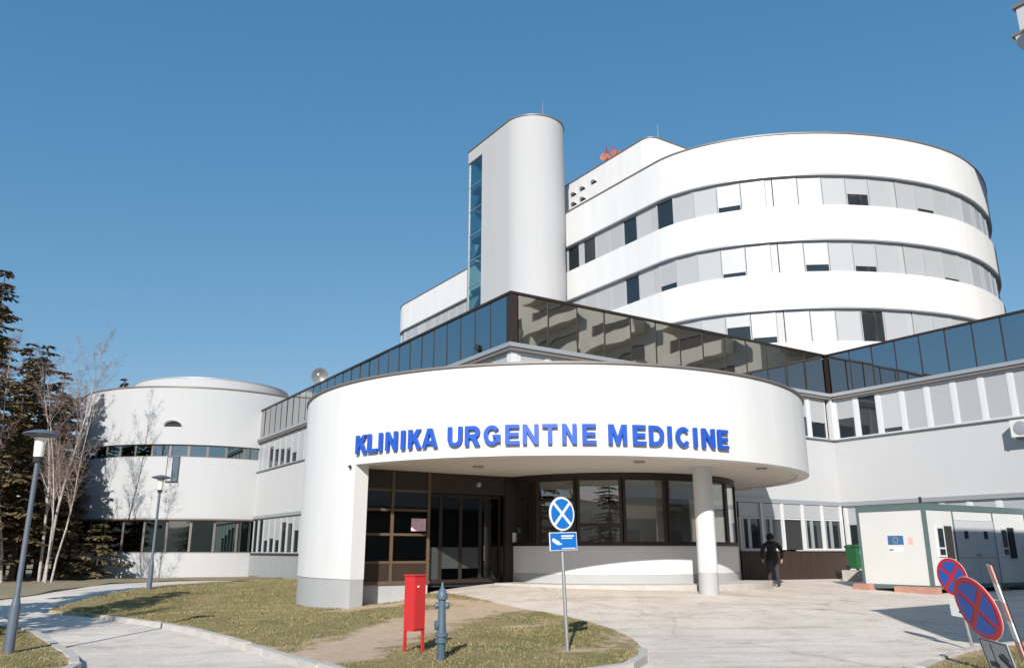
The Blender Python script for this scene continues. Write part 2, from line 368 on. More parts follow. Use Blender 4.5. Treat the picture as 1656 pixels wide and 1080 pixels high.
def sheet(name, poly, step, dz, m, skirt=0., wear=None, rough=0.):
    P = []
    for a, b in zip(poly, poly[1:] + poly[:1]):
        k = max(1, int(math.dist(a, b) / step))
        P += [(a[0] + (b[0] - a[0]) * i / k, a[1] + (b[1] - a[1]) * i / k) for i in range(k)]
    A = np.array(P); lo, hi = A.min(0), A.max(0)
    gx, gy = np.meshgrid(np.arange(lo[0] + step / 2, hi[0], step), np.arange(lo[1] + step / 2, hi[1], step)); gx, gy = gx.ravel(), gy.ravel()
    gx = gx + np.random.default_rng(1).uniform(-.2, .2, len(gx)) * step
    k = inside(P, gx, gy); nb = len(P)
    vs = [Vector(p) for p in P] + [Vector((float(a), float(b))) for a, b in zip(gx[k], gy[k])]
    v2, _, f2, *_ = delaunay_2d_cdt(vs, [(i, (i + 1) % nb) for i in range(nb)], [], 1, 1e-5)
    X = np.array([v.x for v in v2]); Y = np.array([v.y for v in v2]); Z = gz_np(X, Y) + dz
    if rough: Z = Z + np.array([noise.noise((x * 1.3, y * 1.3, 3)) * rough + noise.noise((x * 4, y * 4, 7)) * rough * .4 for x, y in zip(X, Y)])
    V = [(float(x), float(y), float(z)) for x, y, z in zip(X, Y, Z)]; F = [tuple(f) for f in f2]
    if skirt:
        b = len(V); V += [(V[i][0], V[i][1], V[i][2] - skirt) for i in range(nb)]
        F += [(i, b + i, b + (i + 1) % nb, (i + 1) % nb) for i in range(nb)]
    me = bpy.data.meshes.new(name); me.from_pydata(V, [], F); me.materials.append(m)
    bm = bmesh.new(); bm.from_mesh(me); bmesh.ops.recalc_face_normals(bm, faces=bm.faces)
    if sum(f.normal.z * f.calc_area() for f in bm.faces) < 0: bmesh.ops.reverse_faces(bm, faces=bm.faces)
    bm.to_mesh(me); bm.free(); me.polygons.foreach_set('use_smooth', [True] * len(me.polygons)); me.set_sharp_from_angle(angle=R(50))
    if wear is not None:
        at = me.attributes.new('wear', 'FLOAT', 'POINT'); at.data.foreach_set('value', [wear(v[0], v[1]) for v in V])
    o = bpy.data.objects.new(name, me); COL.objects.link(o); tag(o, kind='structure'); return o

# ------------------------------------------------------------------ ground, drive, lawns, hills
ax = np.concatenate([-np.geomspace(900, 46, 14), np.arange(-44, 45, 2.), np.geomspace(46, 900, 14)])
GX, GY = np.meshgrid(ax, ax + 20); GZ = gz_np(GX.ravel(), GY.ravel()) - .3
n_ = len(ax); me = bpy.data.meshes.new('ground')
me.from_pydata([(float(a), float(b), float(c)) for a, b, c in zip(GX.ravel(), GY.ravel(), GZ)], [], [(i * n_ + j, i * n_ + j + 1, (i + 1) * n_ + j + 1, (i + 1) * n_ + j) for i in range(n_ - 1) for j in range(n_ - 1)])
me.materials.append(M_soil); g = bpy.data.objects.new('ground', me); COL.objects.link(g); tag(g, kind='structure')

sheet('driveway', [(-34, -8), (30, -8), (34, 20), (30, 40), (12, 40), (4, 34), (-6.5, 38), (-16, 40.5), (-17, 35.7), (-16, 30.8), (-15.9, 28.2), (-16.3, 26.6), (-34, 26.2)], .8, 0, M_drive)
sheet('woodland_floor', [(-16.4, 26.6), (-16, 28.3), (-16.1, 30.8), (-17.1, 35.7), (-16.1, 40.4), (-12.0, 46), (-14, 62), (-70, 70), (-75, 27), (-34, 26.3)], 1.2, .03, M_soil, .2, rough=.08)
MAIN = [(-13.3, 24.2), (-13.45, 26.8), (-12.9, 29.7), (-12.5, 34.2), (-10.2, 40.5), (-8.2, 38.), (-6.3, 33), (-6.2, 27.5), (-5.4, 24.4), (-4.6, 23.4), (-3.4, 22.9), (-2.75, 23.2), (-2.3, 24.2), (-1.5, 23.2),
        (-.44, 21.5), (.33, 20.3), (1.09, 19.4), (1.74, 18.2), (2.15, 16.75), (2.26, 15.4), (2.19, 14.2), (1.94, 13.1), (1.5, 12.35), (.9, 11.8), (0.2, 11.35), (-.8, 11.2), (-1.9, 11.6), (-2.67, 12.5),
        (-3.83, 14.5), (-5.0, 16.2), (-6.31, 17.9), (-7.38, 19.25), (-9.24, 21.3), (-11.57, 23.3), (-12.8, 23.9)]
LEFT = [(-30, 20.6), (-12.1, 20.2), (-11.3, 19.75), (-10.2, 18.4), (-8.6, 16.2), (-7.5, 14.7), (-6.9, 13.6), (-6.6, 12.4), (-6.9, 11), (-9, 9), (-30, 8)]
RIGHT = [(5.55, 11.0), (5.6, 12.0), (6.3, 12.9), (7.45, 14.0), (8.1, 14.5), (9.0, 14.85), (13, 15.6), (16, 12), (15, 8.6), (7, 8.4)]
def seg_d(x, y, pl):
    best = 9
    for (a, b), (c, d) in zip(pl, pl[1:]):
        t = max(0, min(1, ((x - a) * (c - a) + (y - b) * (d - b)) / ((c - a) ** 2 + (d - b) ** 2))); best = min(best, math.hypot(x - a - t * (c - a), y - b - t * (d - b)))
    return best
TRACK = [(.2, 21.2), (-.9, 20.6), (-1.8, 19.2), (-2.4, 17.3), (-2.9, 15.2), (-3.0, 13.6)]
def wear_main(x, y):
    w = 1.25 - seg_d(x, y, TRACK) * .72
    w = max(w, 1.0 - seg_d(x, y, [(-4.6, 21.9), (-2.4, 22.6), (-.6, 21.2)]) * 1.1, .72 - seg_d(x, y, [(.9, 14.2), (2.0, 14.9), (2.0, 16.6)]) * .9, .62 - seg_d(x, y, [(-.3, 17.5), (1.0, 18.2)]) * .9, .6 - seg_d(x, y, MAIN + MAIN[:1]) * 1.6)
    return max(0, w)
def flat_wear(poly, k): return lambda x, y: max(0, k - seg_d(x, y, poly + poly[:1]) * 1.2)
MAINs, LEFTs, RIGHTs = smooth_poly(MAIN, 1), smooth_poly(LEFT, 1), smooth_poly(RIGHT, 1)
sheet('lawn', MAINs, .35, .085, M_lawn, .3, wear_main, rough=.035)
sheet('lawn', LEFTs, .45, .085, M_lawn, .3, flat_wear(LEFT, .6), rough=.03)
sheet('lawn', RIGHTs, .45, .085, M_lawn, .3, flat_wear(RIGHT, .75), rough=.03)

def kerb(pl, name='kerb'):          # one row of separate kerb stones
    root = bpy.data.objects.new(name, None); COL.objects.link(root); root.location = (pl[0][0], pl[0][1], gz(*pl[0])); tag(root, kind='structure')
    acc = along(pl); s = 0; i = 0
    me = cached('kerbstone', lambda: MB().box(-.49, .49, -.075, .075, -.25, .115).mesh('kerb_stone', M_kerb))
    while s + 1 <= acc[-1]:
        p, d = at_len(pl, acc, s + .5); q, _ = at_len(pl, acc, s + 1)
        o = inst('kerb_stone', me, root, (p.x, p.y, gz(p.x, p.y) + random.uniform(-.012, .01)), math.atan2(d.y, d.x) + random.uniform(-.015, .015)); s += 1.0
kerb(smooth_poly([(.33, 20.3), (1.09, 19.4), (1.74, 18.2), (2.15, 16.75), (2.26, 15.4), (2.19, 14.2), (1.94, 13.1), (1.5, 12.35), (.9, 11.8), (0.2, 11.35)], 1)[9:-2])
kerb(smooth_poly([(-11.57, 23.3), (-9.24, 21.3), (-7.38, 19.25), (-6.31, 17.9), (-5.0, 16.2), (-3.83, 14.5), (-2.67, 12.5), (-1.9, 11.6)], 1)[:-2])
kerb(smooth_poly([(-13, 20.4), (-12.1, 20.2), (-11.3, 19.75), (-10.2, 18.4), (-8.6, 16.2), (-7.5, 14.7), (-6.9, 13.6), (-6.6, 12.4)], 1)[:-2])
kerb(smooth_poly([(5.55, 11.0), (5.6, 12.0), (6.3, 12.9), (7.45, 14.0), (8.1, 14.5), (9.0, 14.85), (13, 15.6)], 1)[:-2])

def grass(poly, wear, dens, seed, h=(.02, .055)):
    rng = np.random.default_rng(seed); A = np.array(poly); lo, hi = A.min(0), A.max(0)
    lo = np.maximum(lo, [-14, 9]); hi = np.minimum(hi, [14, 41])
    n = int((hi - lo).prod() * dens); X = rng.uniform(lo[0], hi[0], n); Y = rng.uniform(lo[1], hi[1], n); k = inside(poly, X, Y); X, Y = X[k], Y[k]
    w = np.array([wear(x, y) + noise.noise((x * .9, y * .9, 1.)) * .5 for x, y in zip(X, Y)]); k = w < .55; X, Y = X[k], Y[k]
    Z = gz_np(X, Y) + .07; m = len(X); a = rng.uniform(0, 6.283, m); hh = rng.uniform(*h, m); wd = rng.uniform(.006, .014, m) * (1 + Y / 40); ln = rng.uniform(-.04, .04, (m, 2))
    V = np.empty((m, 3, 3)); V[:, 0] = np.c_[X - wd * np.cos(a), Y - wd * np.sin(a), Z]; V[:, 1] = np.c_[X + wd * np.cos(a), Y + wd * np.sin(a), Z]; V[:, 2] = np.c_[X + ln[:, 0], Y + ln[:, 1], Z + hh]
    me = bpy.data.meshes.new('grass'); me.from_pydata(V.reshape(-1, 3).tolist(), [], np.arange(3 * m).reshape(-1, 3).tolist()); me.materials.append(M_blade)
    o = bpy.data.objects.new('grass', me); COL.objects.link(o); tag(o, kind='stuff')
grass(MAINs, wear_main, 520, 3); grass(LEFTs, flat_wear(LEFT, .6), 350, 4); grass(RIGHTs, flat_wear(RIGHT, .75), 350, 5)

hm = MB(); hv = []
NH = 96
for k in range(NH + 1):
    a = 2 * math.pi * k / NH
    for j, (r, f) in enumerate(((230, 0), (300, .55), (420, 1.), (800, .8))):
        hgt = (16 + 12 * noise.noise((math.cos(a) * 2, math.sin(a) * 2, j * .3)) + 5 * noise.noise((math.cos(a) * 9, math.sin(a) * 9, j))) * f * (1.5 if r > 400 else 1)
        hv.append((r * math.cos(a), r * math.sin(a), -1.5 + max(0, hgt)))
hm.add(hv, [(4 * k + j, 4 * k + j + 1, 4 * k + j + 5, 4 * k + j + 4) for k in range(NH) for j in range(3)])
tag(hm.build('hills', M_hill), kind='structure')

# ------------------------------------------------------------------ entrance rotunda
RC = (1.42, 28.42); RR = 8.43
rot = empty('entrance_rotunda', (RC[0], RC[1], 0), 'round white entrance building with a wide curved canopy over dark glazed doors', 'entrance building')
full = circle(RC, RR, n=160)
MB().ribbon(full, 0, -.35, 3.58, 5.90, True).build('fascia', M_white, rot, 40)
MB().ribbon(full, .05, -.30, 5.904, 5.96, True).build('coping', M_coping, rot, 40)
MB().prism(circle(RC, RR - .36, n=120), 3.60, 3.8).build('soffit', M_soffit, rot)
MB().prism(circle(RC, RR - .36, n=120), 5.3, 5.5).build('roof', M_plinth, rot)
wl = circle(RC, RR, 140, 227.35, 60)
MB().ribbon(wl, 0, -.45, .56, 3.579).build('end_wall', M_white, rot, 40)
MB().ribbon(wl, -.02, -.44, -1.2, .557).build('plinth', M_plinth, rot, 40)
CX = (5.45, 23.3)
MB().lathe([(.27, .72), (.27, 3.599)], 28, Matrix.Translation((*CX, 0))).build('column', M_white, rot, 40)
MB().lathe([(.275, -.3), (.275, .718)], 28, Matrix.Translation((*CX, 0))).build('column_base', M_plinth, rot, 40)
# inner curved wall with its strip of windows
IC = Vector((3.4, 29.1)); IR = 4.34; A0 = 270 - 6.65
inner = circle(IC, IR, A0 - 62, A0 + 92, 60)
MB().ribbon(inner, 0, -.2, .62, 1.44).build('inner_wall', M_white, rot, 40)
MB().ribbon(inner, .015, -.2, -.2, .617).build('inner_plinth', M_plinth, rot, 40)
MB().ribbon(circle(IC, IR + 1.05, A0 - 40, A0 + 80, 50), 0, -1.1, -.3, .36).build('doorstep', M_kerb, rot, 40)
MB().ribbon(inner, .06, -.16, 1.443, 1.50).build('sill', M_dark, rot, 40)
MB().ribbon(inner, .03, -.16, 3.44, 3.598).build('window_head', M_dark, rot, 40)
angs = [-49.2, -30.9, -12.6, 5.7, 24.0, 42.3, 60.6, 78.9]
for k, (a, b) in enumerate(zip(angs, angs[1:])):
    pa = IC + Vector((math.cos(R(A0 + a)), math.sin(R(A0 + a)))) * IR; pb = IC + Vector((math.cos(R(A0 + b)), math.sin(R(A0 + b)))) * IR
    w = (pb - pa).length - .02; c = (pa + pb) / 2; d = (pb - pa).normalized(); h = 1.935
    m = MB(); f = .09
    m.box(-w / 2, -w / 2 + f, -.05, .06, 0, h); m.box(w / 2 - f, w / 2, -.05, .06, 0, h); m.box(-w / 2 + f, w / 2 - f, -.05, .06, 0, .06); m.box(-w / 2 + f, w / 2 - f, -.05, .06, h - .06, h)
    if k == 2: m.box(-w / 2 + f, w / 2 - f, -.05, .05, .5, .6); m.box(-.04, .04, -.05, .05, .06, .5)
    if k == 1: m.box(-w / 2 + f, w / 2 - f, -.05, .05, 1.25, 1.35)
    o = inst('window', m.mesh('window', M_dark), rot, (c.x, c.y, 1.503), math.atan2(d.y, d.x))
    child_same('pane', MB().box(-w / 2 + f, w / 2 - f, -.01, .01, .06, h - .06).mesh('pane', M_clear), o)
# room behind the curved windows
T = grid_T(-.03, 26.56)
MB().box(1.0, 9.6, .4, .5, .3, 3.59, T).build('back_wall', M_int, rot)
MB().prism([tuple(p) for p in circle(IC, IR - .25, A0 - 62, A0 + 92, 40)], .30, .45).build('room_floor', M_plinth, rot)
m = MB()
for u, ww, zz in ((2.2, .9, 2.6), (4.6, .8, 1.5), (6.6, .95, 2.7)): m.box(u, u + ww, -.3, .25, .46, zz, T)
m.build('cupboard', M_intd, rot)
for k, (u, v) in enumerate(((3.6, -2.0), (5.6, -1.9))):
    MB().box(u, u + .5, v, v + .5, .8, .9, T).box(u, u + .5, v + .45, v + .52, .92, 1.95, T).box(u + .05, u + .45, v + .05, v + .4, .46, .79, T).build('chair', M_gap, rot)
# lobby screen and doors along the grid
LO = Vector((-4.2, 23.6)); LT = grid_T(LO.x, LO.y)
MB().box(-.35, 2.06, .02, .3, -1, .36, LT).build('lobby_plinth', M_plinth, rot)
lob = MB().box(-.3, 2.1, -.03, .05, .362, .46, LT)
lob.build('bottom_rail', M_tan, rot)
lf = MB()
zr = [.94, 1.72, 2.42, 2.98]
for x in (-.26, .84, 2.03): lf.box(x - .045, x + .045, -.02, .07, .463, 3.59, LT)
for z in zr: lf.box(-.21, .79, -.015, .06, z, z + .07, LT); lf.box(.89, 1.98, -.015, .06, z, z + .07, LT)
lf.build('lobby_frame', M_tan, rot)
for x0, x1 in ((-.21, .79), (.89, 1.98)):
    MB().box(x0, x1, .0, .04, .463, .94, LT).build('lower_panel', M_brown, rot)
    for z0, z1 in ((1.01, 1.72), (1.79, 2.42), (2.49, 2.98)): MB().box(x0, x1, .015, .03, z0, z1, LT).build('pane', M_smoke, rot)
    MB().box(x0, x1, .0, .04, 3.05, 3.59, LT).build('upper_panel', M_dark, rot)
MB().box(2.08, 4.75, .02, .12, 3.0, 3.59, LT).build('door_header', M_brown, rot)
MB().box(4.75, 5.4, -.02, .12, .2, 3.59, LT).build('side_panel', M_dark, rot)
MB().box(5.4, 6.2, .1, .3, .2, 3.59, LT).build('side_panel', M_dark, rot)
for x0, x1 in ((2.12, 2.55), (2.56, 3.25), (3.26, 3.95), (3.96, 4.70)):
    d = MB()
    d.box(x0, x0 + .05, .2, .26, .36, 2.99, LT); d.box(x1 - .05, x1, .2, .26, .36, 2.99, LT); d.box(x0 + .05, x1 - .05, .2, .26, .36, .46, LT); d.box(x0 + .05, x1 - .05, .2, .26, 2.9, 2.99, LT)
    door = d.build('door', M_dark, rot)
    MB().box(x0 + .05, x1 - .05, .22, .24, .46, 2.9, LT).build('door_pane', M_doorg, door)
    if x0 < 3.9: MB().box(x0 + .06, x1 - .06, .205, .216, .78 if x0 > 2.3 else .47, 1.4, LT).build('kick_panel', mat('kick_panel_grey', (.05, .06, .063), .35), door)
    else: MB().box(x0 + .09, x0 + .12, .12, .16, 1.0, 1.45, LT).build('handle', M_galv, door)
MB().box(1.45, 1.93, -.03, -.018, 1.86, 2.22, LT).build('poster', M_paper, rot)
MB().box(5.02, 5.16, -.05, -.025, 1.55, 1.85, LT).build('notice', M_swhite, rot)
MB().box(5.22, 5.3, -.05, -.025, 1.85, 2.0, LT).build('notice', M_sgrey_shade, rot)
MB().lathe([(.0, -.09), (.07, -.07), (.09, 0), (.09, .05)], 14, LT @ Matrix.Translation((3.75, -.02, 3.3)) @ Matrix.Rotation(R(-90), 4, 'X')).build('door_lamp', M_galv, rot)
MB().box(-.3, 6.2, 2.6, 2.7, .3, 3.6, LT).box(-.4, -.3, .1, 2.6, .3, 3.6, LT).box(6.2, 6.3, .35, 2.6, .3, 3.6, LT).build('lobby_back_wall', M_intd, rot)
MB().box(-.3, 6.2, .3, 2.6, .25, .36, LT).build('lobby_floor', M_gap, rot)
MB().box(.1, 1.2, 1.0, 1.5, .36, 2.3, LT).build('lobby_desk', M_alu, rot)
for x, y in ((-.95, 22.9), (3.4, 21.6), (7.2, 23.4)):
    MB().lathe([(.16, 3.585), (.15, 3.56), (.11, 3.555), (.10, 3.597)], 18, Matrix.Translation((x, y, 0))).build('downlight', M_alu, rot, 40)
p = Vector(RC) + Vector((math.cos(R(226.1)), math.sin(R(226.1)))) * (RR + .05)
MB().lathe([(.02, -.07), (.042, -.05), (.042, .04), (.02, .05)], 12, Matrix.Translation((p.x, p.y, 3.53)) @ Matrix.Rotation(R(90), 4, 'X')).build('wall_camera', M_gap, rot, 40)

# lettering
sg = empty('wall_sign', (1.0, 20.1, 3.84), 'raised blue capital lettering KLINIKA URGENTNE MEDICINE on the white canopy band', 'sign')
LET = [('K', -130.52, 0.44), ('L', -127.45, 0.37), ('I', -125.43, 0.106), ('N', -122.79, 0.39), ('I', -120.18, 0.118), ('K', -117.62, 0.4), ('A', -114.55, 0.454), ('U', -109.71, 0.397), ('R', -106.5, 0.402), ('G', -103.05, 0.433), ('E', -99.55, 0.362), ('N', -96.46, 0.399), ('T', -93.22, 0.385), ('N', -89.97, 0.367), ('E', -86.63, 0.352), ('M', -81.8, 0.478), ('E', -77.97, 0.348), ('D', -74.87, 0.406), ('I', -72.4, 0.101), ('C', -69.81, 0.422), ('I', -67.34, 0.095), ('N', -64.6, 0.41), ('E', -61.3, 0.345)]
def glyph(ch, w, h, t=.108, th=.092):
    def arc(cx, cy, rx, ry, a0, a1, n=10): return [(cx + rx * math.cos(R(a0 + (a1 - a0) * k / n)), cy + ry * math.sin(R(a0 + (a1 - a0) * k / n))) for k in range(n + 1)]
    m0, m1 = (h - th) / 2, (h + th) / 2
    if ch == 'I': return [[(0, 0), (w, 0), (w, h), (0, h)]]
    if ch == 'L': return [[(0, 0), (w, 0), (w, th), (t, th), (t, h), (0, h)]]
    if ch == 'E': return [[(0, 0), (w, 0), (w, th), (t, th), (t, m0), (w * .93, m0), (w * .93, m1), (t, m1), (t, h - th), (w * .98, h - th), (w * .98, h), (0, h)]]
    if ch == 'T': return [[(w / 2 - t / 2, 0), (w / 2 + t / 2, 0), (w / 2 + t / 2, h - th), (w, h - th), (w, h), (0, h), (0, h - th), (w / 2 - t / 2, h - th)]]
    if ch == 'N': return [[(0, 0), (t, 0), (t, h * .62), (w - t, 0), (w, 0), (w, h), (w - t, h), (w - t, h * .38), (t, h), (0, h)]]
    if ch == 'M': return [[(0, 0), (t, 0), (t, h * .64), (w / 2 - .045, 0), (w / 2 + .045, 0), (w - t, h * .64), (w - t, 0), (w, 0), (w, h), (w - t * 1.25, h), (w / 2, h * .38), (t * 1.25, h), (0, h)]]
    if ch == 'K': return [[(0, 0), (t, 0), (t, .30 * h), (t + .22 * (w - t), .43 * h), (w - 1.25 * t, 0), (w, 0), (t + .50 * (w - t), .58 * h), (w * .97, h), (w * .97 - 1.25 * t, h), (t, .54 * h), (t, h), (0, h)]]
    if ch == 'A':
        X = lambda y: 1.1 * t + (w / 2 - 1.1 * t) * y / .8
        return [[(0, 0), (1.1 * t, 0), (X(.18), .18 * h), (w - X(.18), .18 * h), (w - 1.1 * t, 0), (w, 0), (w / 2 + .62 * t, h), (w / 2 - .62 * t, h)], [(X(.36), .36 * h), (w - X(.36), .36 * h), (w / 2, .78 * h)]]
    if ch == 'U': return [[(0, h)] + arc(w / 2, .36 * h, w / 2, .36 * h, 180, 360) + [(w, h), (w - t, h)] + arc(w / 2, .36 * h, w / 2 - t, .36 * h - th, 360, 180) + [(t, h)]]
    if ch == 'C': return [arc(w / 2, h / 2, w / 2, h / 2, 38, 322, 22) + arc(w / 2, h / 2, w / 2 - t, h / 2 - th, 322, 38, 22)]
    if ch == 'G': return [arc(w / 2, h / 2, w / 2, h / 2, 38, 312, 22) + [(w, .12 * h), (w, .52 * h), (w * .54, .52 * h), (w * .54, .36 * h), (w - t, .36 * h), (w - t, .24 * h)] + arc(w / 2, h / 2, w / 2 - t, h / 2 - th, 312, 38, 20)]
    if ch == 'D': return [[(0, 0)] + arc(.42 * w, h / 2, .58 * w, h / 2, -90, 90, 14) + [(0, h)], [(t, th)] + arc(.42 * w, h / 2, .58 * w - t, h / 2 - th, -90, 90, 12) + [(t, h - th)]]
    if ch == 'R': return [[(0, 0), (t, 0), (t, .38 * h), (.42 * w, .38 * h), (w - 1.25 * t, 0), (w, 0), (.74 * w, .42 * h)] + arc(.60 * w, .70 * h, .38 * w, .30 * h, -50, 90, 10) + [(0, h)], [(t, .38 * h + th)] + arc(.58 * w, .70 * h, .40 * w - t, .30 * h - th, -80, 90, 10) + [(t, h - th)]]
for ch, a, w in LET:
    w = max(w, .108); hh = .50; loops = glyph(ch, w, hh); vs = []; ed = []
    for lp in loops:
        b_ = len(vs); vs += [Vector(q) for q in lp]; ed += [(b_ + k, b_ + (k + 1) % len(lp)) for k in range(len(lp))]
    v2, e2_, f2, *_ = delaunay_2d_cdt(vs, ed, [], 1, 1e-5)
    for hole in loops[1:]:          # the counters of A, R and D stay open
        f2 = [f for f in f2 if not inside(hole, np.array([sum(v2[i].x for i in f) / len(f)]), np.array([sum(v2[i].y for i in f) / len(f)]))[0]]
    mb = MB(); y0, y1 = -.035, .035; n2 = len(v2)
    mb.add([(v.x - w / 2, y0, v.y) for v in v2] + [(v.x - w / 2, y1, v.y) for v in v2], [tuple(f) for f in f2] + [tuple(n2 + i for i in reversed(f)) for f in f2])
    cnt = {}
    for f in f2:
        for i in range(len(f)): k_ = tuple(sorted((f[i], f[(i + 1) % len(f)]))); cnt[k_] = cnt.get(k_, 0) + 1
    mb.f += [(i, j, n2 + j, n2 + i) for (i, j), c_ in cnt.items() if c_ == 1]; mb.mi += [0] * sum(1 for c_ in cnt.values() if c_ == 1)
    p = Vector(RC) + Vector((math.cos(R(a)), math.sin(R(a)))) * (RR + .075)
    inst('letter', mb.mesh('letter', M_letter), sg, (p.x, p.y, 3.845), R(a + 90))

# ------------------------------------------------------------------ low clinic wing: left face, corner C, right face, inner corner D, right wing
C = Vector((-.03, 26.56)); D = C + E1 * 17.25; L0 = C + E2 * 29.6; R0 = D - E2 * 21
wing = empty('clinic_wing', (C.x, C.y, 0), 'low angular clinic wing with a mirrored glass parapet and grey blinds, wrapping behind the entrance', 'building')
PL = [tuple(L0), tuple(C), tuple(D), tuple(R0)]
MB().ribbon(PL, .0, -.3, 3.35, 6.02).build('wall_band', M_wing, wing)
MB().ribbon(PL, .10, -.3, 6.023, 6.07).build('sill', M_alu, wing)
MB().ribbon(PL, -.32, -.4, 2.9, 9.9).build('core_wall', M_gap, wing)
MB().ribbon(PL, .12, -.28, 7.86, 7.98).build('ledge', M_coping, wing)
MB().ribbon(PL, .17, -.28, 7.983, 8.13).build('ledge', M_alu, wing)
MB().ribbon(PL, .07, -.28, 9.90, 9.985).build('coping', M_dark, wing)
MB().ribbon(PL, .06, -.32, 3.17, 3.346).build('eaves_fascia', M_alu, wing)
MB().prism([tuple(L0), tuple(C), tuple(D), tuple(R0), tuple(R0 + E1 * 14), tuple(D + E1 * 14), tuple(L0 + E1 * 14)], 7.9, 8.0).build('roof', M_plinth, wing) if False else None
m = MB(); m.box(.35, 14, -20.8, -.01, 8.4, 8.5, grid_T(D.x, D.y)); m.box(.35, 31, .35, 29, 8.3, 8.4, grid_T(C.x, C.y)); m.build('roof', M_plinth, wing)
MB().box(0, 14, -.3, -.0, -.5, 9.9, grid_T(R0.x, R0.y)).build('end_wall', M_white, wing)
# ground floor walls
gl = [tuple(L0), tuple(C + E2 * 5.2)]
MB().ribbon(gl, -.06, -.3, -.6, 1.05).build('base_wall', M_gap, wing)
MB().ribbon(gl, .02, -.3, 1.05, 1.16).build('counter_sill', M_brown, wing)
gr = [tuple(D), tuple(R0)]
MB().ribbon(gr, -.10, -.32, -.5, 1.2).build('base_wall', M_white, wing)
T = grid_T(C.x, C.y)
MB().box(8.0, 10.58, -.02, .3, -.3, 3.168, T).build('pier', M_white, wing)
MB().box(10.6, 17.2, .12, .3, -.3, 3.16, T).build('core_wall', M_gap, wing)
pk = cached('plank', lambda: MB().box(-.101, .101, -.02, .02, 0, 1.12).mesh('plank', M_brown))
for k in range(32):
    u = 10.72 + k * .2065
    if u > 17.2: break
    q = C + E1 * u - E2 * (.05 + random.uniform(0, .012)); inst('plank', pk, wing, (q.x, q.y, .16 + random.uniform(-.02, .01)), RZ1)
MB().box(10.6, 13.0, -.14, .08, 1.285, 1.33, T).box(14.05, 17.2, -.14, .08, 1.285, 1.33, T).build('counter_sill', M_kerb, wing)
for k in range(5):                  # windows over the kiosk counter
    u0 = 10.66 + k * 1.29; u1 = min(u0 + 1.27, 17.1); c = C + E1 * ((u0 + u1) / 2) - E2 * .02; w = round(u1 - u0, 2)
    if k == 2:
        m = MB(); m.box(-w / 2, -w / 2 + .06, -.03, .05, 0, 1.25); m.box(w / 2 - .06, w / 2, -.03, .05, 0, 1.25); m.box(-w / 2 + .06, w / 2 - .06, -.03, .05, 1.2, 1.25)
        o = inst('window', m.mesh('window', M_wframe), wing, (c.x, c.y, 1.335), RZ1)
        child_same('pane', MB().box(-w / 2 + .06, w / 2 - .06, .03, .05, 0, 1.2).mesh('pane', M_gap), o)
    else:
        o = inst('window', win_mesh('f', w, 1.25), wing, (c.x, c.y, 1.335), RZ1)
        child_same('pane', slab_mesh('pane', round(w - .1, 3), .05, 1.2, .024, .036, M_wglass), o)
        child_same('sash', cached(('sash', w), lambda: MB().box(-w * .12, w * .05 - .04, -.01, .022, .06, 1.19).box(-w / 2 + .05, -w * .3, -.01, .022, .06, 1.19).mesh('sash', M_alu)), o)
    o = inst('upper_panel', slab_mesh('upper_panel', round(w - .05, 3), 0, .55, -.01, .03, M_blind), wing, (c.x, c.y, 2.6), RZ1)
    inst('mullion', cached('kmul', lambda: MB().box(-.055, .055, -.07, .03, 0, 1.83).mesh('mullion', M_wframe)), wing, (*(C + E1 * (u1 + .01) - E2 * .03), 1.332), RZ1)

rg = random.Random(11)
def glass_row(P, d, n, w, rz, skip0=0):
    pm = slab_mesh('glass_pane', round(w - .03, 3), 0, 1.765, -.012, .012, M_mir)
    mm = cached('gmul', lambda: MB().box(-.022, .022, -.03, .05, 0, 1.765).mesh('mullion', M_dark))
    for k in range(n):
        q = P + d * (skip0 + (k + .5) * w)
        o = inst('glass_pane', pm, wing, (q.x, q.y, 8.133), rz + rg.uniform(-.006, .006), rg.uniform(-.006, .006))
        if k: q = P + d * (skip0 + k * w); inst('mullion', mm, wing, (q.x, q.y, 8.133), rz)
glass_row(C, E2, 27, 1.083, RZ2, .22); glass_row(C, E1, 13, 1.285, RZ1, .28); glass_row(D, -E2, 19, 1.083, RZ2, .15)
cp = cached('gpost', lambda: MB().box(-.14, .14, -.14, .14, 0, 1.765).mesh('corner_post', M_dark))
inst('corner_post', cp, wing, (*(C + (E1 + E2) * .1), 8.133), RZ1)
inst('corner_post', cached('gpost2', lambda: MB().box(-.07, .07, -.07, .07, 0, 1.765).mesh('corner_post', M_dark)), wing, (*D, 8.133), RZ1)
def win_row(P, d, n, w, rz, z, h, opens, skip=.15, pale=(), slim=False):
    for k in range(n):
        q = P + d * (skip + (k + .5) * w); nrm = Vector((math.sin(rz), -math.cos(rz)))
        q = q - nrm * .06
        window(wing, (q.x, q.y, z), rz, round(w - (.10 if slim else .16), 3), h, opens.get(k, 0), k in pale, M_pframe if slim else None)
        q2 = P + d * (skip + k * w) - nrm * .05
        inst('mullion', cached(('wm', h, slim), lambda: MB().box(-.05, .05, .01, .06, 0, h).mesh('mullion', M_pframe) if slim else MB().box(-.08, .08, -.03, .06, 0, h).mesh('mullion', M_wframe)), wing, (q2.x, q2.y, z), rz)
win_row(C, E2, 27, 1.083, RZ2, 6.073, 1.784, {22: .55, 23: .6, 24: .75, 21: .5, 20: .3, 12: .5}, slim=True)
win_row(C, E1, 13, 1.285, RZ1, 6.073, 1.784, {12: .4, 11: .5, 5: .3}, .28)
win_row(D, -E2, 19, 1.083, RZ2, 6.073, 1.784, {0: .5, 1: 1, 2: .1, 9: .4}, pale=(2,))
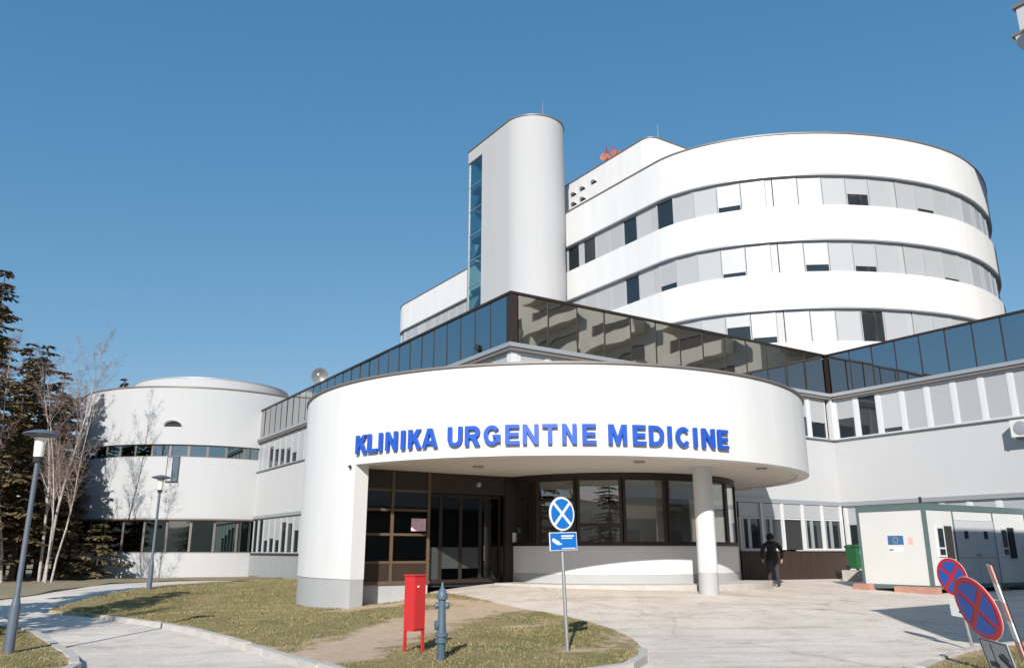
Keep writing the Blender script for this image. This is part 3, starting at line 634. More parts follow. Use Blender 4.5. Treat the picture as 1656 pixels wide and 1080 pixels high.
win_row(L0 - E2 * .2, -E2, 20, 1.083, RZ2, 1.165, 2.0, {0: 1, 1: 1, 2: .35, 3: .4, 4: .35, 5: .85, 6: .8, 7: .6, 8: .5}, slim=True)
win_row(D, -E2, 12, 1.083, RZ2, 1.205, 1.96, {0: .6, 1: .6, 2: 1, 4: .5})
wc = cached('wpost', lambda: MB().box(-.13, .13, -.13, .13, 0, 1.784).mesh('corner_post', M_wframe))
inst('corner_post', wc, wing, (*(C + (E1 + E2) * .12), 6.073), RZ1); inst('corner_post', wc, wing, (*(D + (E1 - E2) * .0), 6.073), RZ1)
bp_ = cached('basepanel', lambda: MB().box(-.50, .50, -.012, .03, 0, 1.2).mesh('base_panel', M_alu))
for k in range(20):
    q = L0 - E2 * (.35 + (k + .5) * 1.083) - E1 * .0; inst('base_panel', bp_, wing, (q.x, q.y, -.18), RZ2)

# ------------------------------------------------------------------ round pavilion at the left
PC = (-21.5, 57.0); PR = 8.15
pav = empty('round_pavilion', (*PC, 0), 'pale grey drum shaped pavilion with two bands of dark windows, beside the bare birches', 'building')
pf = circle(PC, PR, n=140)
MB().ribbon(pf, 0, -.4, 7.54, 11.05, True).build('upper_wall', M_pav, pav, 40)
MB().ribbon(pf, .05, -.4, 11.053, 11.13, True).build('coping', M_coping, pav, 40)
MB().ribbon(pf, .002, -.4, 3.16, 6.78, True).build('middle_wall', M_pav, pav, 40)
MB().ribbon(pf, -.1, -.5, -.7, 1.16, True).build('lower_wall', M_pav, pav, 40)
MB().ribbon(pf, .02, -.5, 3.07, 3.157, True).build('soffit_edge', M_coping, pav, 40)
MB().prism(circle(PC, PR - .42, n=80), 10.5, 10.6).build('roof', M_plinth, pav)
MB().ribbon(circle(PC, PR - .62, n=100), 0, -.2, 1.0, 7.6, True).build('core_wall', M_gap, pav, 40)
MB().ribbon(circle(PC, 5.2, n=110), 0, -.3, 10.4, 12.25, True).build('roof_drum', M_pav, pav, 40)
MB().prism(circle(PC, 5.22, n=90), 12.253, 12.33).build('drum_coping', M_alu, pav)
MB().box(-.7, .7, -.6, .6, 12.333, 12.75, grid_T(PC[0] + .6, PC[1] - 2)).build('skylight', M_wframe, pav)
def ring_windows(z, h, rr, a0, a1, n, fm, gm):
    w = 2 * rr * math.sin(R((a1 - a0) / n / 2)); f = .06
    for k in range(n):
        a = R(a0 + (a1 - a0) * (k + .5) / n); rc = rr * math.cos(R((a1 - a0) / n / 2))
        me = cached(('rw', z, n), lambda: MB().box(-w / 2, -w / 2 + f, -.05, .05, 0, h).box(w / 2 - f, w / 2, -.05, .05, 0, h).box(-w / 2 + f, w / 2 - f, -.05, .05, 0, f).box(-w / 2 + f, w / 2 - f, -.05, .05, h - f, h).mesh('window', fm))
        pm = cached(('rp', z, n), lambda: MB().box(-w / 2 + f, w / 2 - f, -.01, .01, f, h - f).mesh('pane', gm))
        o = inst('window', me, pav, (PC[0] + rc * math.cos(a), PC[1] + rc * math.sin(a), z), a + R(90)); child_same('pane', pm, o)
ring_windows(6.783, .755, PR - .18, 190, 345, 20, M_coping, mirror_mat('teal_glass', (.26, .34, .36), .06))
ring_windows(1.163, 1.905, PR - .28, 190, 345, 16, M_coping, mirror_mat('dull_glass', (.20, .25, .24), .06))
a = R(278); q = (PC[0] + (PR + .0) * math.cos(a), PC[1] + PR * math.sin(a))
PT = Matrix.Translation((*q, 0)) @ Matrix.Rotation(a + R(90), 4, 'Z')
MB().box(-.45, .28, -.05, .2, 5.25, 6.8, PT).build('tall_window', M_dark, pav)
MB().box(-.10, .23, -.065, -.053, 5.32, 6.75, PT).build('tall_pane', MATS['teal_glass'], pav)
MB().box(-.40, -.14, -.065, -.053, 5.32, 6.75, PT).build('side_strip', M_alu, pav)
def hood(parent, x, y, z, rz, r, m=M_gap):
    T = Matrix.Translation((x, y, z)) @ Matrix.Rotation(rz, 4, 'Z'); mb = MB(); n = 14
    arc = [(r * math.cos(math.pi * k / n), r * .62 * math.sin(math.pi * k / n)) for k in range(n + 1)]
    vs = [T @ Vector((px, -.02, pz)) for px, pz in arc]
    mb.add(vs, [tuple(range(n + 1))], 1)
    o_ = [T @ Vector((px * 1.1, -.22 * math.sin(math.pi * k / n) - .03, pz * 1.12)) for k, (px, pz) in enumerate(arc)]; i_ = [T @ Vector((px * 1.06, -.02, pz * 1.06)) for px, pz in arc]
    mb.add(i_ + o_, [(k, k + 1, n + 2 + k, n + 1 + k) for k in range(n)], 0)
    return mb.build('vent_hood', [M_wframe, m], parent)
a = R(275.5); hood(pav, PC[0] + PR * math.cos(a), PC[1] + PR * math.sin(a), 8.62, a + R(90), .5)

# ------------------------------------------------------------------ curved ward building
M0 = Vector((3.906, 53.3)); b0, ra, rb, ex = -9.129, 14.51, 10.838, 1.096
out = []
bf, rf = 30.38, 4.0
for k in range(13):
    t = math.pi / 2 * k / 12; out.append(M0 + E1 * (rf - rf * math.sin(t)) + E2 * (bf - rf + rf * math.cos(t)))
for k in range(1, 24): out.append(M0 + E2 * (bf - rf + (b0 - bf + rf) * k / 24))   # the straight long side
for k in range(0, 91):
    t = math.pi * k / 90; cs, sn = math.cos(t), math.sin(t)
    out.append(M0 + E1 * (ra - ra * math.copysign(abs(cs) ** ex, cs)) + E2 * (b0 - rb * abs(sn) ** ex))
out = [tuple(p) for p in out]
ward = empty('ward_building', (14, 50, 0), 'tall white hospital block with wide curved bands and rows of grey blinds', 'building')
far = M0 + E1 * 2 * ra + E2 * bf
loop = out + [tuple(far)]
zb = [(22.06, 24.60), (18.10, 20.15), (14.12, 16.18), (10.1, 12.2), (6.0, 8.2)]
for k, (z0, z1) in enumerate(zb): MB().ribbon(loop, 0, -.35, z0, z1, True).build('spandrel_band', M_white, ward, 30)
MB().ribbon(loop, .05, -.4, 24.603, 24.68, True).build('coping', M_coping, ward, 30)
for z0, z1 in zb[:4]: MB().ribbon(loop, -.02, -.4, z0 - .07, z0 - .003, True).build('soffit_edge', M_alu, ward, 30)
MB().ribbon(loop, -.42, -.6, 1, 24.5, True).build('core_wall', M_gap, ward, 30)
MB().prism(offset(loop, -.41, True), 24.0, 24.1).build('roof', M_plinth, ward)
acc = along(out); total = acc[-1]
OPEN = {(0, 19): 1, (0, 20): 1, (0, 23): 1, (0, 25): 1, (0, 28): .2, (0, 33): .42, (0, 36): .15, (1, 23): 1, (1, 25): .2, (1, 28): .14, (1, 31): .24, (1, 33): .2, (1, 37): .1, (2, 28): .6, (2, 29): .2, (2, 33): 1, (2, 7): .6, (1, 6): .5, (1, 10): .4, (2, 10): .5}
for row, (z0, z1) in enumerate(((20.153, 21.985), (16.183, 18.025), (12.203, 14.045))):
    s = 2.0; k = -2
    while s < 71:
        p, d = at_len(out, acc, s + .7); nrm = Vector((d.y, -d.x)); q = p - nrm * .24; rz = math.atan2(d.y, d.x)
        # where along the facade the photo shows raised blinds
        op = OPEN.get((row, k), 0)
        window(ward, (q.x, q.y, z0), rz, 1.335, round(z1 - z0, 3), op, k % 7 == 3, M_pframe)
        s += 1.39; k += 1
        if k > 0 and k % 5 == 0:    # a narrow blank strip between groups of windows
            p, d = at_len(out, acc, s + .19); nrm = Vector((d.y, -d.x)); q = p - nrm * .24
            inst('blank_panel', slab_mesh('blank_panel', .36, 0, 1.83, -.02, .03, M_pframe), ward, (q.x, q.y, z0), math.atan2(d.y, d.x)); s += .40
# plant room on the roof
PA = Vector((9.38, 49.49)); plo = []
for cx_, cy_, a0 in ((0, 24, 1), (0, 0, 2), (9, 0, 3), (9, 24, 0)):
    r_ = .9; ccx = cx_ + (r_ if cx_ == 0 else -r_); ccy = cy_ + (r_ if cy_ == 0 else -r_)
    for k in range(9):
        t = R(90 * a0 + 90 * k / 8); plo.append(tuple(PA + E1 * (ccx + r_ * math.cos(t)) + E2 * (ccy + r_ * math.sin(t))))
plant = MB().prism(plo, 24.05, 28.65).build('plant_room', M_white, ward, 30)
MB().ribbon(plo, .05, -.3, 28.653, 28.72, True).build('plant_coping', M_coping, ward, 30)
for t, z in ((8.45, 27.45), (7.35, 27.5), (6.0, 27.5), (8.45, 26.65), (7.35, 26.65)):
    q = PA + E2 * t; hood(plant, q.x, q.y, z, RZ2, .30)

# ------------------------------------------------------------------ stair tower
Q = Vector((1.53, 53.0)); tr = 2.24
st = empty('stair_tower', (Q.x, Q.y, 0), 'slim grey stair tower with a rounded end and a tall glazed slot', 'tower')
tp = []
for k in range(25):
    t = math.pi * k / 24; tp.append(tuple(Q + E1 * (-tr * math.cos(t)) - E2 * (tr * math.sin(t))))
tin = [tuple(Q - E1 * tr + E2 * 3.45)] + tp + [tuple(Q + E1 * tr + E2 * 3.45)]
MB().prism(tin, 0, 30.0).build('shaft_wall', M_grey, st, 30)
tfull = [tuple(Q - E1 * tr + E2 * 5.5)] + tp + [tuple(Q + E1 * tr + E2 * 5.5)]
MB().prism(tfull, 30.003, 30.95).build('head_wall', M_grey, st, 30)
MB().prism(offset(tfull, .06, True), 30.953, 31.03).build('coping', M_coping, st, 30)
T = Matrix.Translation((Q.x, Q.y, 0)) @ Matrix.Rotation(RZ1, 4, 'Z')
for zl in range(2, 29, 4): MB().box(-tr + .35, tr - .3, 3.5, 5.45, zl + 1.55, zl + 1.8, T).build('landing', M_gap, st)

M_stg = clear_glass('stair_glass', (.70, .84, .84), .13)
MB().box(tr - .14, tr - .12, 3.47, 5.45, .03, 29.97, T).box(-tr + .2, tr - .16, 5.47, 5.49, .03, 29.97, T).build('rear_glazing', M_stg, st)
for k in range(14):
    z = 2 + k * 2.0
    if z + 1.98 > 30: break
    MB().box(-tr + .12, -tr + .14, 3.47, 5.45, z + .03, z + 1.97, T).build('stair_pane', M_stg, st)
    MB().box(-tr + .10, -tr + .17, 3.46, 5.5, z - .03, z + .03, T).build('transom', M_galv, st)
MB().box(-tr + .06, -tr + .18, 5.45, 5.55, 0, 30, T).build('corner_frame', M_galv, st)
for k in range(14):
    z = 2.2 + k * 2.0; s_ = 1 if k % 2 else -1
    a_, b_ = (3.5, 5.1) if s_ > 0 else (5.1, 3.5)
    vs = [T @ Vector(v) for v in ((-tr + .4, a_, z), (-tr + 1.6, a_, z), (-tr + 1.6, b_, z + 1.6), (-tr + .4, b_, z + 1.6), (-tr + .4, a_, z + .22), (-tr + 1.6, a_, z + .22), (-tr + 1.6, b_, z + 1.82), (-tr + .4, b_, z + 1.82))]
    MB().add(vs, [(0, 3, 2, 1), (4, 5, 6, 7), (0, 1, 5, 4), (1, 2, 6, 5), (2, 3, 7, 6), (3, 0, 4, 7)]).build('stair_flight', M_gap, st)

# ------------------------------------------------------------------ roof-top things
def rod(x, y, z, h, label):
    o = MB().tube([(x, y, z), (x, y, z + h * .5)], .035, 6).tube([(x, y, z + h * .5), (x, y, z + h)], .02, 6).lathe([(.09, z), (.09, z + .06)], 8, Matrix.Translation((x, y, 0))).build('lightning_rod', M_galv, None, None, (x, y, z)); tag(o, label, 'lightning rod', 'lightning rods on the roofs')
rod(2.2, 51.6, 31.03, 1.5, 'thin rod on the rounded top of the grey stair tower')
rod(10.2, 50.6, 28.72, 1.35, 'thin rod on the corner of the white rooftop plant room')
rod(13.4, 46.1, 24.68, .9, 'short rod on the curved roof edge right of the plant room')
bx_, by_ = 8.25, 61.5
mx_ = empty('antenna_mast', (bx_, by_, 24.1), 'small red lattice antenna with round dishes behind the rooftop plant room', 'antenna')
m = MB()
for k in range(4):
    a = R(45 + 90 * k); m.tube([(bx_ + .5 * math.cos(a), by_ + .5 * math.sin(a), 24.1), (bx_ + .34 * math.cos(a), by_ + .34 * math.sin(a), 33.6)], .05, 5)
    b = R(135 + 90 * k)
    for j in range(15):
        z = 24.4 + j * .65; m.tube([(bx_ + .44 * math.cos(a), by_ + .44 * math.sin(a), z), (bx_ + .42 * math.cos(b), by_ + .42 * math.sin(b), z + .6)], .035, 4)
m.build('lattice', M_red, mx_)
M_fred = mat('faded_red', rgb(172, 104, 88), .7, var=.4, scale=3)
for dx, dz, r_ in ((-.55, 9.0, .36), (.38, 9.25, .40), (-.1, 8.7, .4), (.7, 9.3, .3)):
    MB().lathe([(r_ * .3, .12), (r_ * .95, .02), (r_, 0), (r_ * .95, 0.005), (.05, .09)], 16, Matrix.Translation((bx_ + dx, by_ - .4, 24.1 + dz)) @ Matrix.Rotation(R(40 * dx), 4, 'Z') @ Matrix.Rotation(R(-95), 4, 'X')).build('dish', M_fred, mx_, 40)
gb = empty('satellite_dish', (-11.25, 46.2, 8.4), 'round grey satellite dish standing on the roof above the left wing', 'satellite dish')
MB().tube([(-11.25, 46.2, 8.4), (-11.25, 46.2, 11.0)], .04, 8).build('pole', M_galv, gb)
MB().lathe([(.06, -.16), (.32, -.10), (.48, .02), (.49, .04), (.46, .04), (.3, -.06), (.02, -.12)], 24, Matrix.Translation((-11.25, 46.05, 11.15)) @ Matrix.Rotation(R(18), 4, 'Z') @ Matrix.Rotation(R(100), 4, 'X')).build('reflector', mat('dish_grey', (.22, .23, .23), .4, metal=.3), gb, 40)
MB().tube([(-11.25, 46.0, 10.75), (-11.2, 45.55, 11.1)], .02, 6).lathe([(.06, -.07), (.06, .07)], 8, Matrix.Translation((-11.2, 45.5, 11.13))).build('feed_arm', M_wframe, gb)
ac = empty('air_conditioner', (*(D - E2 * 8.15), 5.3), 'white air conditioner unit fixed high on the right wing wall', 'air conditioner')
T = Matrix.Translation((*(D - E2 * 8.15), 5.28)) @ Matrix.Rotation(RZ2, 4, 'Z')
MB().box(-.45, .45, -.48, -.12, 0, .62, T).build('casing', M_cwhite, ac)
MB().lathe([(.23, 0), (.25, .012), (.21, .025), (.04, .018)], 20, T @ Matrix.Translation((-.1, -.48, .31)) @ Matrix.Rotation(R(90), 4, 'X')).build('fan_grille', M_alu, ac, 40)
for x in (-.38, .34): MB().box(x, x + .04, -.46, -.003, -.06, -.003, T).build('bracket', M_galv, ac)

# ------------------------------------------------------------------ off-frame buildings (shade on the drive, reflections in the glass)
nb = empty('neighbour_building', (28.6, 40, 0), 'tall pale building with a stepped cornice, only its corner showing at the top right', 'building')
T = grid_T(28.55, 40)
zt = 29.6
MB().box(0, 18, -24, 0, zt, zt + .16, T).build('eaves_slab', M_coping, nb)
MB().box(.22, 17.8, -23.8, -.42, zt + .163, zt + 1.75, T).build('parapet', M_pav, nb)
MB().box(.1, 17.9, -23.9, -.25, zt + 1.753, zt + 1.95, T).build('roof_edge', M_coping, nb)
for k, (v, h0, h1) in enumerate(((-.2, -.62, -.003), (-.5, -.86, -.623), (-.75, -1.1, -.863), (-1.0, -1.4, -1.103))): MB().box(.06 + .04 * k, 17.8, -23.8, v, zt + h0, zt + h1, T).build('cornice_moulding', M_pav, nb)
MB().box(.4, 17.6, -23.6, -1.4, -.5, zt - 1.403, T).build('wall', M_pav, nb)
for f in range(9):
    for k in range(7): MB().box(.37, .399, -4.2 - k * 3, -2.8 - k * 3, 1 + f * 3.1, 2.6 + f * 3.1, T).build('window', M_wglass, nb)
gh = empty('flat_roofed_annexe', (7.2, 8.9, 0), 'flat roofed annexe outside the right edge whose overhang shades the drive', 'building')
T = grid_T(7.2, 8.9)
MB().box(0, 20, -22, 0, 3.6, 6.5, T).build('upper_floor', M_cwhite, gh)
MB().box(6.0, 20, -22, -.01, 6.503, 10.2, T).build('top_storey', M_cwhite, gh)
MB().box(5, 20, -22, -5, -.8, 3.597, T).build('lower_wall', M_plinth, gh)
MB().box(-.08, 6, -22, .08, 6.503, 6.56, T).build('roof_edge', M_coping, gh)
for k in range(6): MB().box(-.03, -.001, -3.6 - k * 3, -1.6 - k * 3, 4.3, 5.7, T).build('window', M_wglass, gh)
ab = empty('apartment_block', (52, 20, 0), 'tall beige concrete apartment block with rows of balconies, outside the frame at right', 'building')
T = grid_T(47, 3)
MB().box(0, 22, 0, 34, -.5, 33, T).build('wall', M_conc, ab)
for f in range(10):
    z = 1.6 + f * 3.1
    for k in range(4):
        y0 = 1.2 + k * 8.2
        if (f * 3 + k * 5) % 7 == 0: continue
        MB().box(-.04, .0, y0, y0 + 6.2, z + 1.05, z + 2.3, T).build('balcony_opening', M_slot, ab)
        MB().box(-1.1, -.03, y0 - .2, y0 + 6.4, z, z + 1.0, T).build('balcony', M_conc, ab)
    MB().box(2, 10, 34.0, 34.9, z, z + 1.0, T).build('balcony', M_conc, ab)
    MB().box(2.2, 9.8, 34.0, 34.04, z + 1.05, z + 2.3, T).build('balcony_opening', M_slot, ab)
MB().box(-1.2, 23, -1, 35.2, 33.003, 33.5, T).build('roof_edge', M_coping, ab)

# ------------------------------------------------------------------ office container on blocks
K = Vector((13.05, 26.05)); KZ = .13
oc = empty('office_container', (K.x, K.y, KZ), 'white office container with a blue flag sign, standing on low blocks', 'container')
T = grid_T(K.x, K.y, KZ); LN, WD, HT = 6.4, 2.42, 2.58      # length along E1, width along E2
fr = .10
for x in (0, LN - fr):
    for y in (0, WD - fr): MB().box(x, x + fr, y, y + fr, .003, HT, T).build('corner_post', M_cgrey, oc)
for y in (.0, WD - fr):
    MB().box(fr, LN - fr, y, y + fr, .003, .12, T).build('base_rail', M_cgrey, oc); MB().box(fr, LN - fr, y, y + fr, HT - .15, HT, T).build('top_rail', M_cgrey, oc)
for x in (0, LN - fr):
    MB().box(x, x + fr, fr, WD - fr, .003, .12, T).build('base_rail', M_cgrey, oc); MB().box(x, x + fr, fr, WD - fr, HT - .15, HT, T).build('top_rail', M_cgrey, oc)
MB().box(.02, LN - .02, .02, WD - .02, HT + .003, HT + .05, T).build('roof', M_cgrey, oc)
MB().box(.02, .06, fr, WD - fr, .12, HT - .15, T).build('end_panel', M_cwhite, oc)
MB().box(LN - .06, LN - .02, fr, WD - fr, .12, HT - .15, T).build('end_panel', M_cwhite, oc)
MB().box(fr, LN - fr, WD - .06, WD - .02, .12, HT - .15, T).build('rear_panel', M_cwhite, oc)
bays = [(fr, 1.60, 'w'), (1.66, 4.1, 'd'), (4.16, LN - fr, 'w')]
for x0, x1, kd in bays:
    MB().box(x0, x1, .025, .06, .12 if kd == 'w' else 2.14, HT - .15, T).build('wall_panel', M_cwhite, oc)
    if x1 < 6: MB().box(x1, x1 + .06, .005, .09, .12, HT - .15, T).build('bay_post', M_gap if False else M_cgrey, oc)
    if kd == 'w':
        c = x0 + .45 if x0 < 1 else x0 + .35
        MB().box(c, c + .42, -.01, .024, .98, 1.92, T).build('window', M_wframe, oc)
        MB().box(c + .06, c + .36, -.018, -.011, 1.28, 1.86, T).box(c + .06, c + .36, -.018, -.011, 1.04, 1.22, T).build('window_pane', M_wglass, oc)
        MB().box(c + .50, c + .86, -.03, .023, .92, 1.94, T).build('shutter', M_gap, oc)
for x0 in (1.67, 2.89):
    d = MB().box(x0, x0 + 1.2, .0, .05, .13, 2.13, T).build('door', M_cdoor, oc)
    MB().box(x0 + .52, x0 + .74, -.012, -.001, 1.55, 1.8, T).build('door_window', M_gap, d)
    MB().box(x0 + (.06 if x0 > 2 else 1.08), x0 + (.12 if x0 > 2 else 1.14), -.05, -.001, 1.0, 1.06, T).build('handle', M_galv, d)
    MB().box(x0 + .05, x0 + 1.15, -.006, -.001, .94, .955, T).build('door_seam', M_cgrey, d)
# flag plate, caption and small notice on the end panel (local y runs towards the back)
def end_plate(name, y0, y1, z0, z1, m, d=.008): return MB().box(.02 - d, .0195, y0, y1, z0, z1, T).build(name, m, oc)
end_plate('flag_plate', .82, 1.36, 1.36, 1.64, mat('flag_blue', rgb(62, 104, 152), .5))
sm = MB()
for k in range(12):
    a = 2 * math.pi * k / 12; cy, cz = 1.09 + .085 * math.cos(a), 1.50 + .085 * math.sin(a)
    pts = [(cy + (.017 if j % 2 == 0 else .007) * math.sin(math.pi * j / 5), cz + (.017 if j % 2 == 0 else .007) * math.cos(math.pi * j / 5)) for j in range(10)]
    sm.add([T @ Vector((.010, y, z)) for y, z in pts], [tuple(range(10))])
sm.build('flag_stars', mat('star_yellow', rgb(235, 205, 60), .5), oc)
end_plate('caption_plate', .86, 1.36, 1.14, 1.30, M_swhite, .004)
MB().box(.0135, .0155, 1.2, 1.34, 1.18, 1.215, T).build('caption_mark', M_black, oc)
end_plate('notice', .50, .66, 1.36, 1.58, mat('pink_print', rgb(222, 176, 172), .6), .006)
MB().tube([T @ Vector((.55, .4, HT + .05)), T @ Vector((.55, .4, HT + .28))], .05, 8).build('roof_vent', M_gap, oc)
def block(u, v, lx, ly, h, label, rz=0):
    q = K + E1 * u + E2 * v; o = MB().box(-lx / 2, lx / 2, -ly / 2, ly / 2, -.12, h).box(-lx * .1, lx * .1, -ly / 2 - .004, -ly / 2 + .0, -.05, .02).build('foundation_block', M_block, None, None, (0, 0, 0))
    o.location = (q.x, q.y, gz(q.x, q.y)); o.rotation_euler = (0, 0, RZ1 + rz); tag(o, label, 'block', 'blocks under the container')
block(.02, .55, .34, 1.35, .19, 'long pinkish concrete block under the near corner of the container', .04)
block(-.06, 2.35, .32, .62, .19, 'short pinkish concrete block under the far corner of the container end', -.06)
block(4.6, .3, .5, .3, .12, 'pinkish concrete block deep in the shade under the container doors')

# ------------------------------------------------------------------ bin and planter
bn = empty('wheelie_bin', (13.78, 33.4, gz(13.78, 33.4)), 'green wheelie bin squeezed between the brown kiosk front and the container', 'bin')
bz = gz(13.78, 33.4) + .42
B = Matrix.Translation((13.78, 33.4, bz)) @ Matrix.Rotation(RZ1 - .2, 4, 'Z')
vs = [B @ Vector(v) for v in ((-.21, -.2, .06), (.21, -.2, .06), (.21, .24, .06), (-.21, .24, .06), (-.27, -.28, .9), (.27, -.28, .9), (.27, .28, .9), (-.27, .28, .9))]
MB().add(vs, [(0, 3, 2, 1), (4, 5, 6, 7), (0, 1, 5, 4), (1, 2, 6, 5), (2, 3, 7, 6), (3, 0, 4, 7)]).build('body', M_green, bn)
MB().box(-.29, .29, -.32, .3, .903, .95, B).box(-.24, .24, -.26, .25, .953, .99, B).build('lid', M_green, bn)
MB().tube([B @ Vector((-.25, .33, .88)), B @ Vector((.25, .33, .88))], .02, 8).build('handle', M_green, bn)
for s_ in (-.24, .24): MB().lathe([(.1, -.025), (.1, .025)], 14, B @ Matrix.Translation((s_, .22, .1)) @ Matrix.Rotation(R(90), 4, 'Y')).build('wheel', M_gap, bn)
MB().box(-.06, .06, -.285, -.27, .62, .74, B).build('sticker', M_swhite, bn)
pb = MB().box(-.45, .45, -.4, .4, -.1, .42).build('stone_step', M_kerb, None, None, (0, 0, 0)); pb.location = (13.78, 33.4, gz(13.78, 33.4)); pb.rotation_euler = (0, 0, RZ1); tag(pb, 'low pale stone step carrying the green bin', 'step')

# ------------------------------------------------------------------ street furniture
def lamp(x, y, h, label):
    z = gz(x, y); o = empty('street_lamp', (x, y, z), label, 'street lamp', 'street lamps along the path')
    T = Matrix.Translation((x, y, z))
    MB().lathe([(.085, -.3), (.085, .85), (.07, .95), (.047, 1.05), (.042, h - .62), (.042, h - .6)], 14, T).build('post', M_lampp, o, 40)
    MB().lathe([(.075, h - .6), (.085, h - .52), (.075, h - .5)], 14, T).build('collar', M_gap, o, 40)
    MB().lathe([(.085, h - .497), (.10, h - .2), (.12, h - .14)], 16, T).build('lamp_glass', M_lampw, o, 40)
    MB().lathe([(.10, h - .137), (.30, h - .09), (.33, h - .075), (.30, h - .05), (.15, h), (.03, h + .02)], 24, T).build('lamp_hat', M_lampp, o, 40)
    return o
lamp(-8.97, 15.3, 4.05, 'grey street lamp with a flat round hat on the near left lawn')
lamp(-12.5, 29.0, 3.95, 'distant grey street lamp standing by the path in front of the pavilion')

hy = empty('fire_hydrant', (-1.07, 12.95, gz(-1.07, 12.95)), 'blue grey pillar hydrant with capped outlets standing on worn grass', 'hydrant')
hz = gz(-1.07, 12.95) + .07; T = Matrix.Translation((-1.07, 12.95, hz)) @ Matrix.Diagonal((.8, .8, 1, 1))
MB().lathe([(.085, -.1), (.085, .235), (.088, .24)], 20, T).build('stub_pipe', M_hyd, hy, 40)
MB().lathe([(.088, .243), (.12, .25), (.12, .29), (.095, .30), (.095, .33), (.122, .34), (.122, .375), (.088, .39), (.078, .55), (.07, .72), (.072, .80), (.068, .86)], 22, T).build('barrel', M_hyd, hy, 40)
MB().lathe([(.068, .863), (.10, .87), (.105, .90), (.10, .95), (.075, .99), (.05, 1.03), (.028, 1.05), (.02, 1.12), (.0, 1.125)], 20, T).build('bonnet', M_hyd, hy, 40)
for a, z, r_ in ((0, .78, .045), (180, .78, .045), (205, .5, .06)):
    Tn = T @ Matrix.Translation((0, 0, z)) @ Matrix.Rotation(R(a), 4, 'Z') @ Matrix.Rotation(R(90), 4, 'Y')
    MB().lathe([(r_ * .8, .05), (r_ * .8, .085), (r_ * 1.15, .09), (r_ * 1.15, .125), (r_ * .6, .14), (.012, .145)], 16, Tn).build('outlet_cap', M_hyd, hy, 40)

hc = empty('hose_cabinet', (-1.58, 13.75, gz(-1.58, 13.75)), 'tall narrow red metal hose cabinet on two short legs beside the hydrant', 'cabinet')
T = Matrix.Translation((-1.58, 13.75, gz(-1.58, 13.75) + .08)) @ Matrix.Rotation(R(48), 4, 'Z')
MB().box(-.12, .12, -.12, .12, .32, 1.16, T).build('body', M_red, hc)
MB().box(-.135, .135, -.135, .135, 1.163, 1.185, T).build('lid', M_red, hc)
dr = MB().box(-.105, .105, -.136, -.123, .35, 1.13, T).build('door', M_red, hc)
MB().lathe([(.014, 0), (.016, .015), (.008, .025)], 10, T @ Matrix.Translation((-.06, -.137, 1.0)) @ Matrix.Rotation(R(90), 4, 'X')).build('latch', M_swhite, dr)
for sx, sy in ((.1, -.1), (-.1, .1)): MB().box(sx - .02, sx + .02, sy - .02, sy + .02, -.1, .318, T).build('leg', M_red, hc)
MB().box(-.2, .2, -.2, .2, -.12, -.02, T).build('base_slab', M_kerb, hc)

def disc_poly(r, n=40): return [(r * math.cos(2 * math.pi * k / n), r * math.sin(2 * math.pi * k / n)) for k in range(n)]
def sector(r, a0, a1, off, n=10):      # one of the four fields between crossed bars of half width `off`
    am = (a0 + a1) / 2; c = (off * math.sqrt(2) * math.cos(am), off * math.sqrt(2) * math.sin(am))
    da = math.asin(off / r); return [c] + [(r * math.cos(a0 + da + (a1 - a0 - 2 * da) * k / n), r * math.sin(a0 + da + (a1 - a0 - 2 * da) * k / n)) for k in range(n + 1)]
def no_stop(parent, T, r, rim, bar, field, rimw, barw):
    """round sign in the local XZ plane facing -y: rim plate, then four field plates"""
    F = T @ Matrix.Rotation(R(90), 4, 'X')
    pl = MB().prism(disc_poly(r), -.012, .0, F).build('sign_plate', rim, parent)
    if bar is not rim: MB().prism(disc_poly(r - rimw), .001, .003, F).build('cross_plate', bar, parent)
    for k in range(4):
        a0 = math.pi / 4 + k * math.pi / 2
        MB().prism(sector(r - rimw - (.0 if bar is rim else .004), a0, a0 + math.pi / 2, barw), .0035, .006, F).build('field', field, parent)
s1 = empty('no_stopping_sign', (.92, 14.2, gz(.92, 14.2)), 'round blue sign with a white cross above a blue camera plate on a leaning post', 'road sign')
z0 = gz(.92, 14.2) + .05
T0 = Matrix.Translation((.92, 14.2, z0)) @ Matrix.Rotation(R(-2.2), 4, 'Y')
MB().tube([T0 @ Vector((0, 0, -.3)), T0 @ Vector((0, 0, 2.5))], .03, 12).build('post', M_galv, s1, 40)
TS = T0 @ Matrix.Rotation(R(38), 4, 'Z')
no_stop(s1, TS @ Matrix.Translation((0, -.045, 2.25)), .285, M_swhite, M_swhite, M_blue, .035, .028)
TP = TS @ Matrix.Translation((0, -.045, 1.79))
MB().box(-.31, .31, 0, .012, -.15, .15, TP).build('info_plate', M_swhite, s1)
MB().box(-.295, .295, -.004, -.001, -.138, .138, TP).build('info_field', M_blue, s1)
ic = MB()      # camera pictogram and the lines of small print
ic.add([TP @ Vector((x, -.006, z)) for x, z in ((-.26, .02), (-.24, .06), (-.10, .0), (-.08, -.055), (-.14, -.06), (-.24, -.01))], [tuple(range(6))])
ic.add([TP @ Vector((x, -.006, z)) for x, z in ((-.07, -.02), (-.04, -.04), (-.06, -.06), (-.09, -.05))], [tuple(range(4))])
ic.box(-.05, .24, -.006, -.005, .075, .10, TP); ic.box(-.05, .2, -.006, -.005, .04, .06, TP); ic.box(-.05, .26, -.006, -.005, -.125, -.11, TP)
ic.build('camera_pictogram', M_swhite, s1)

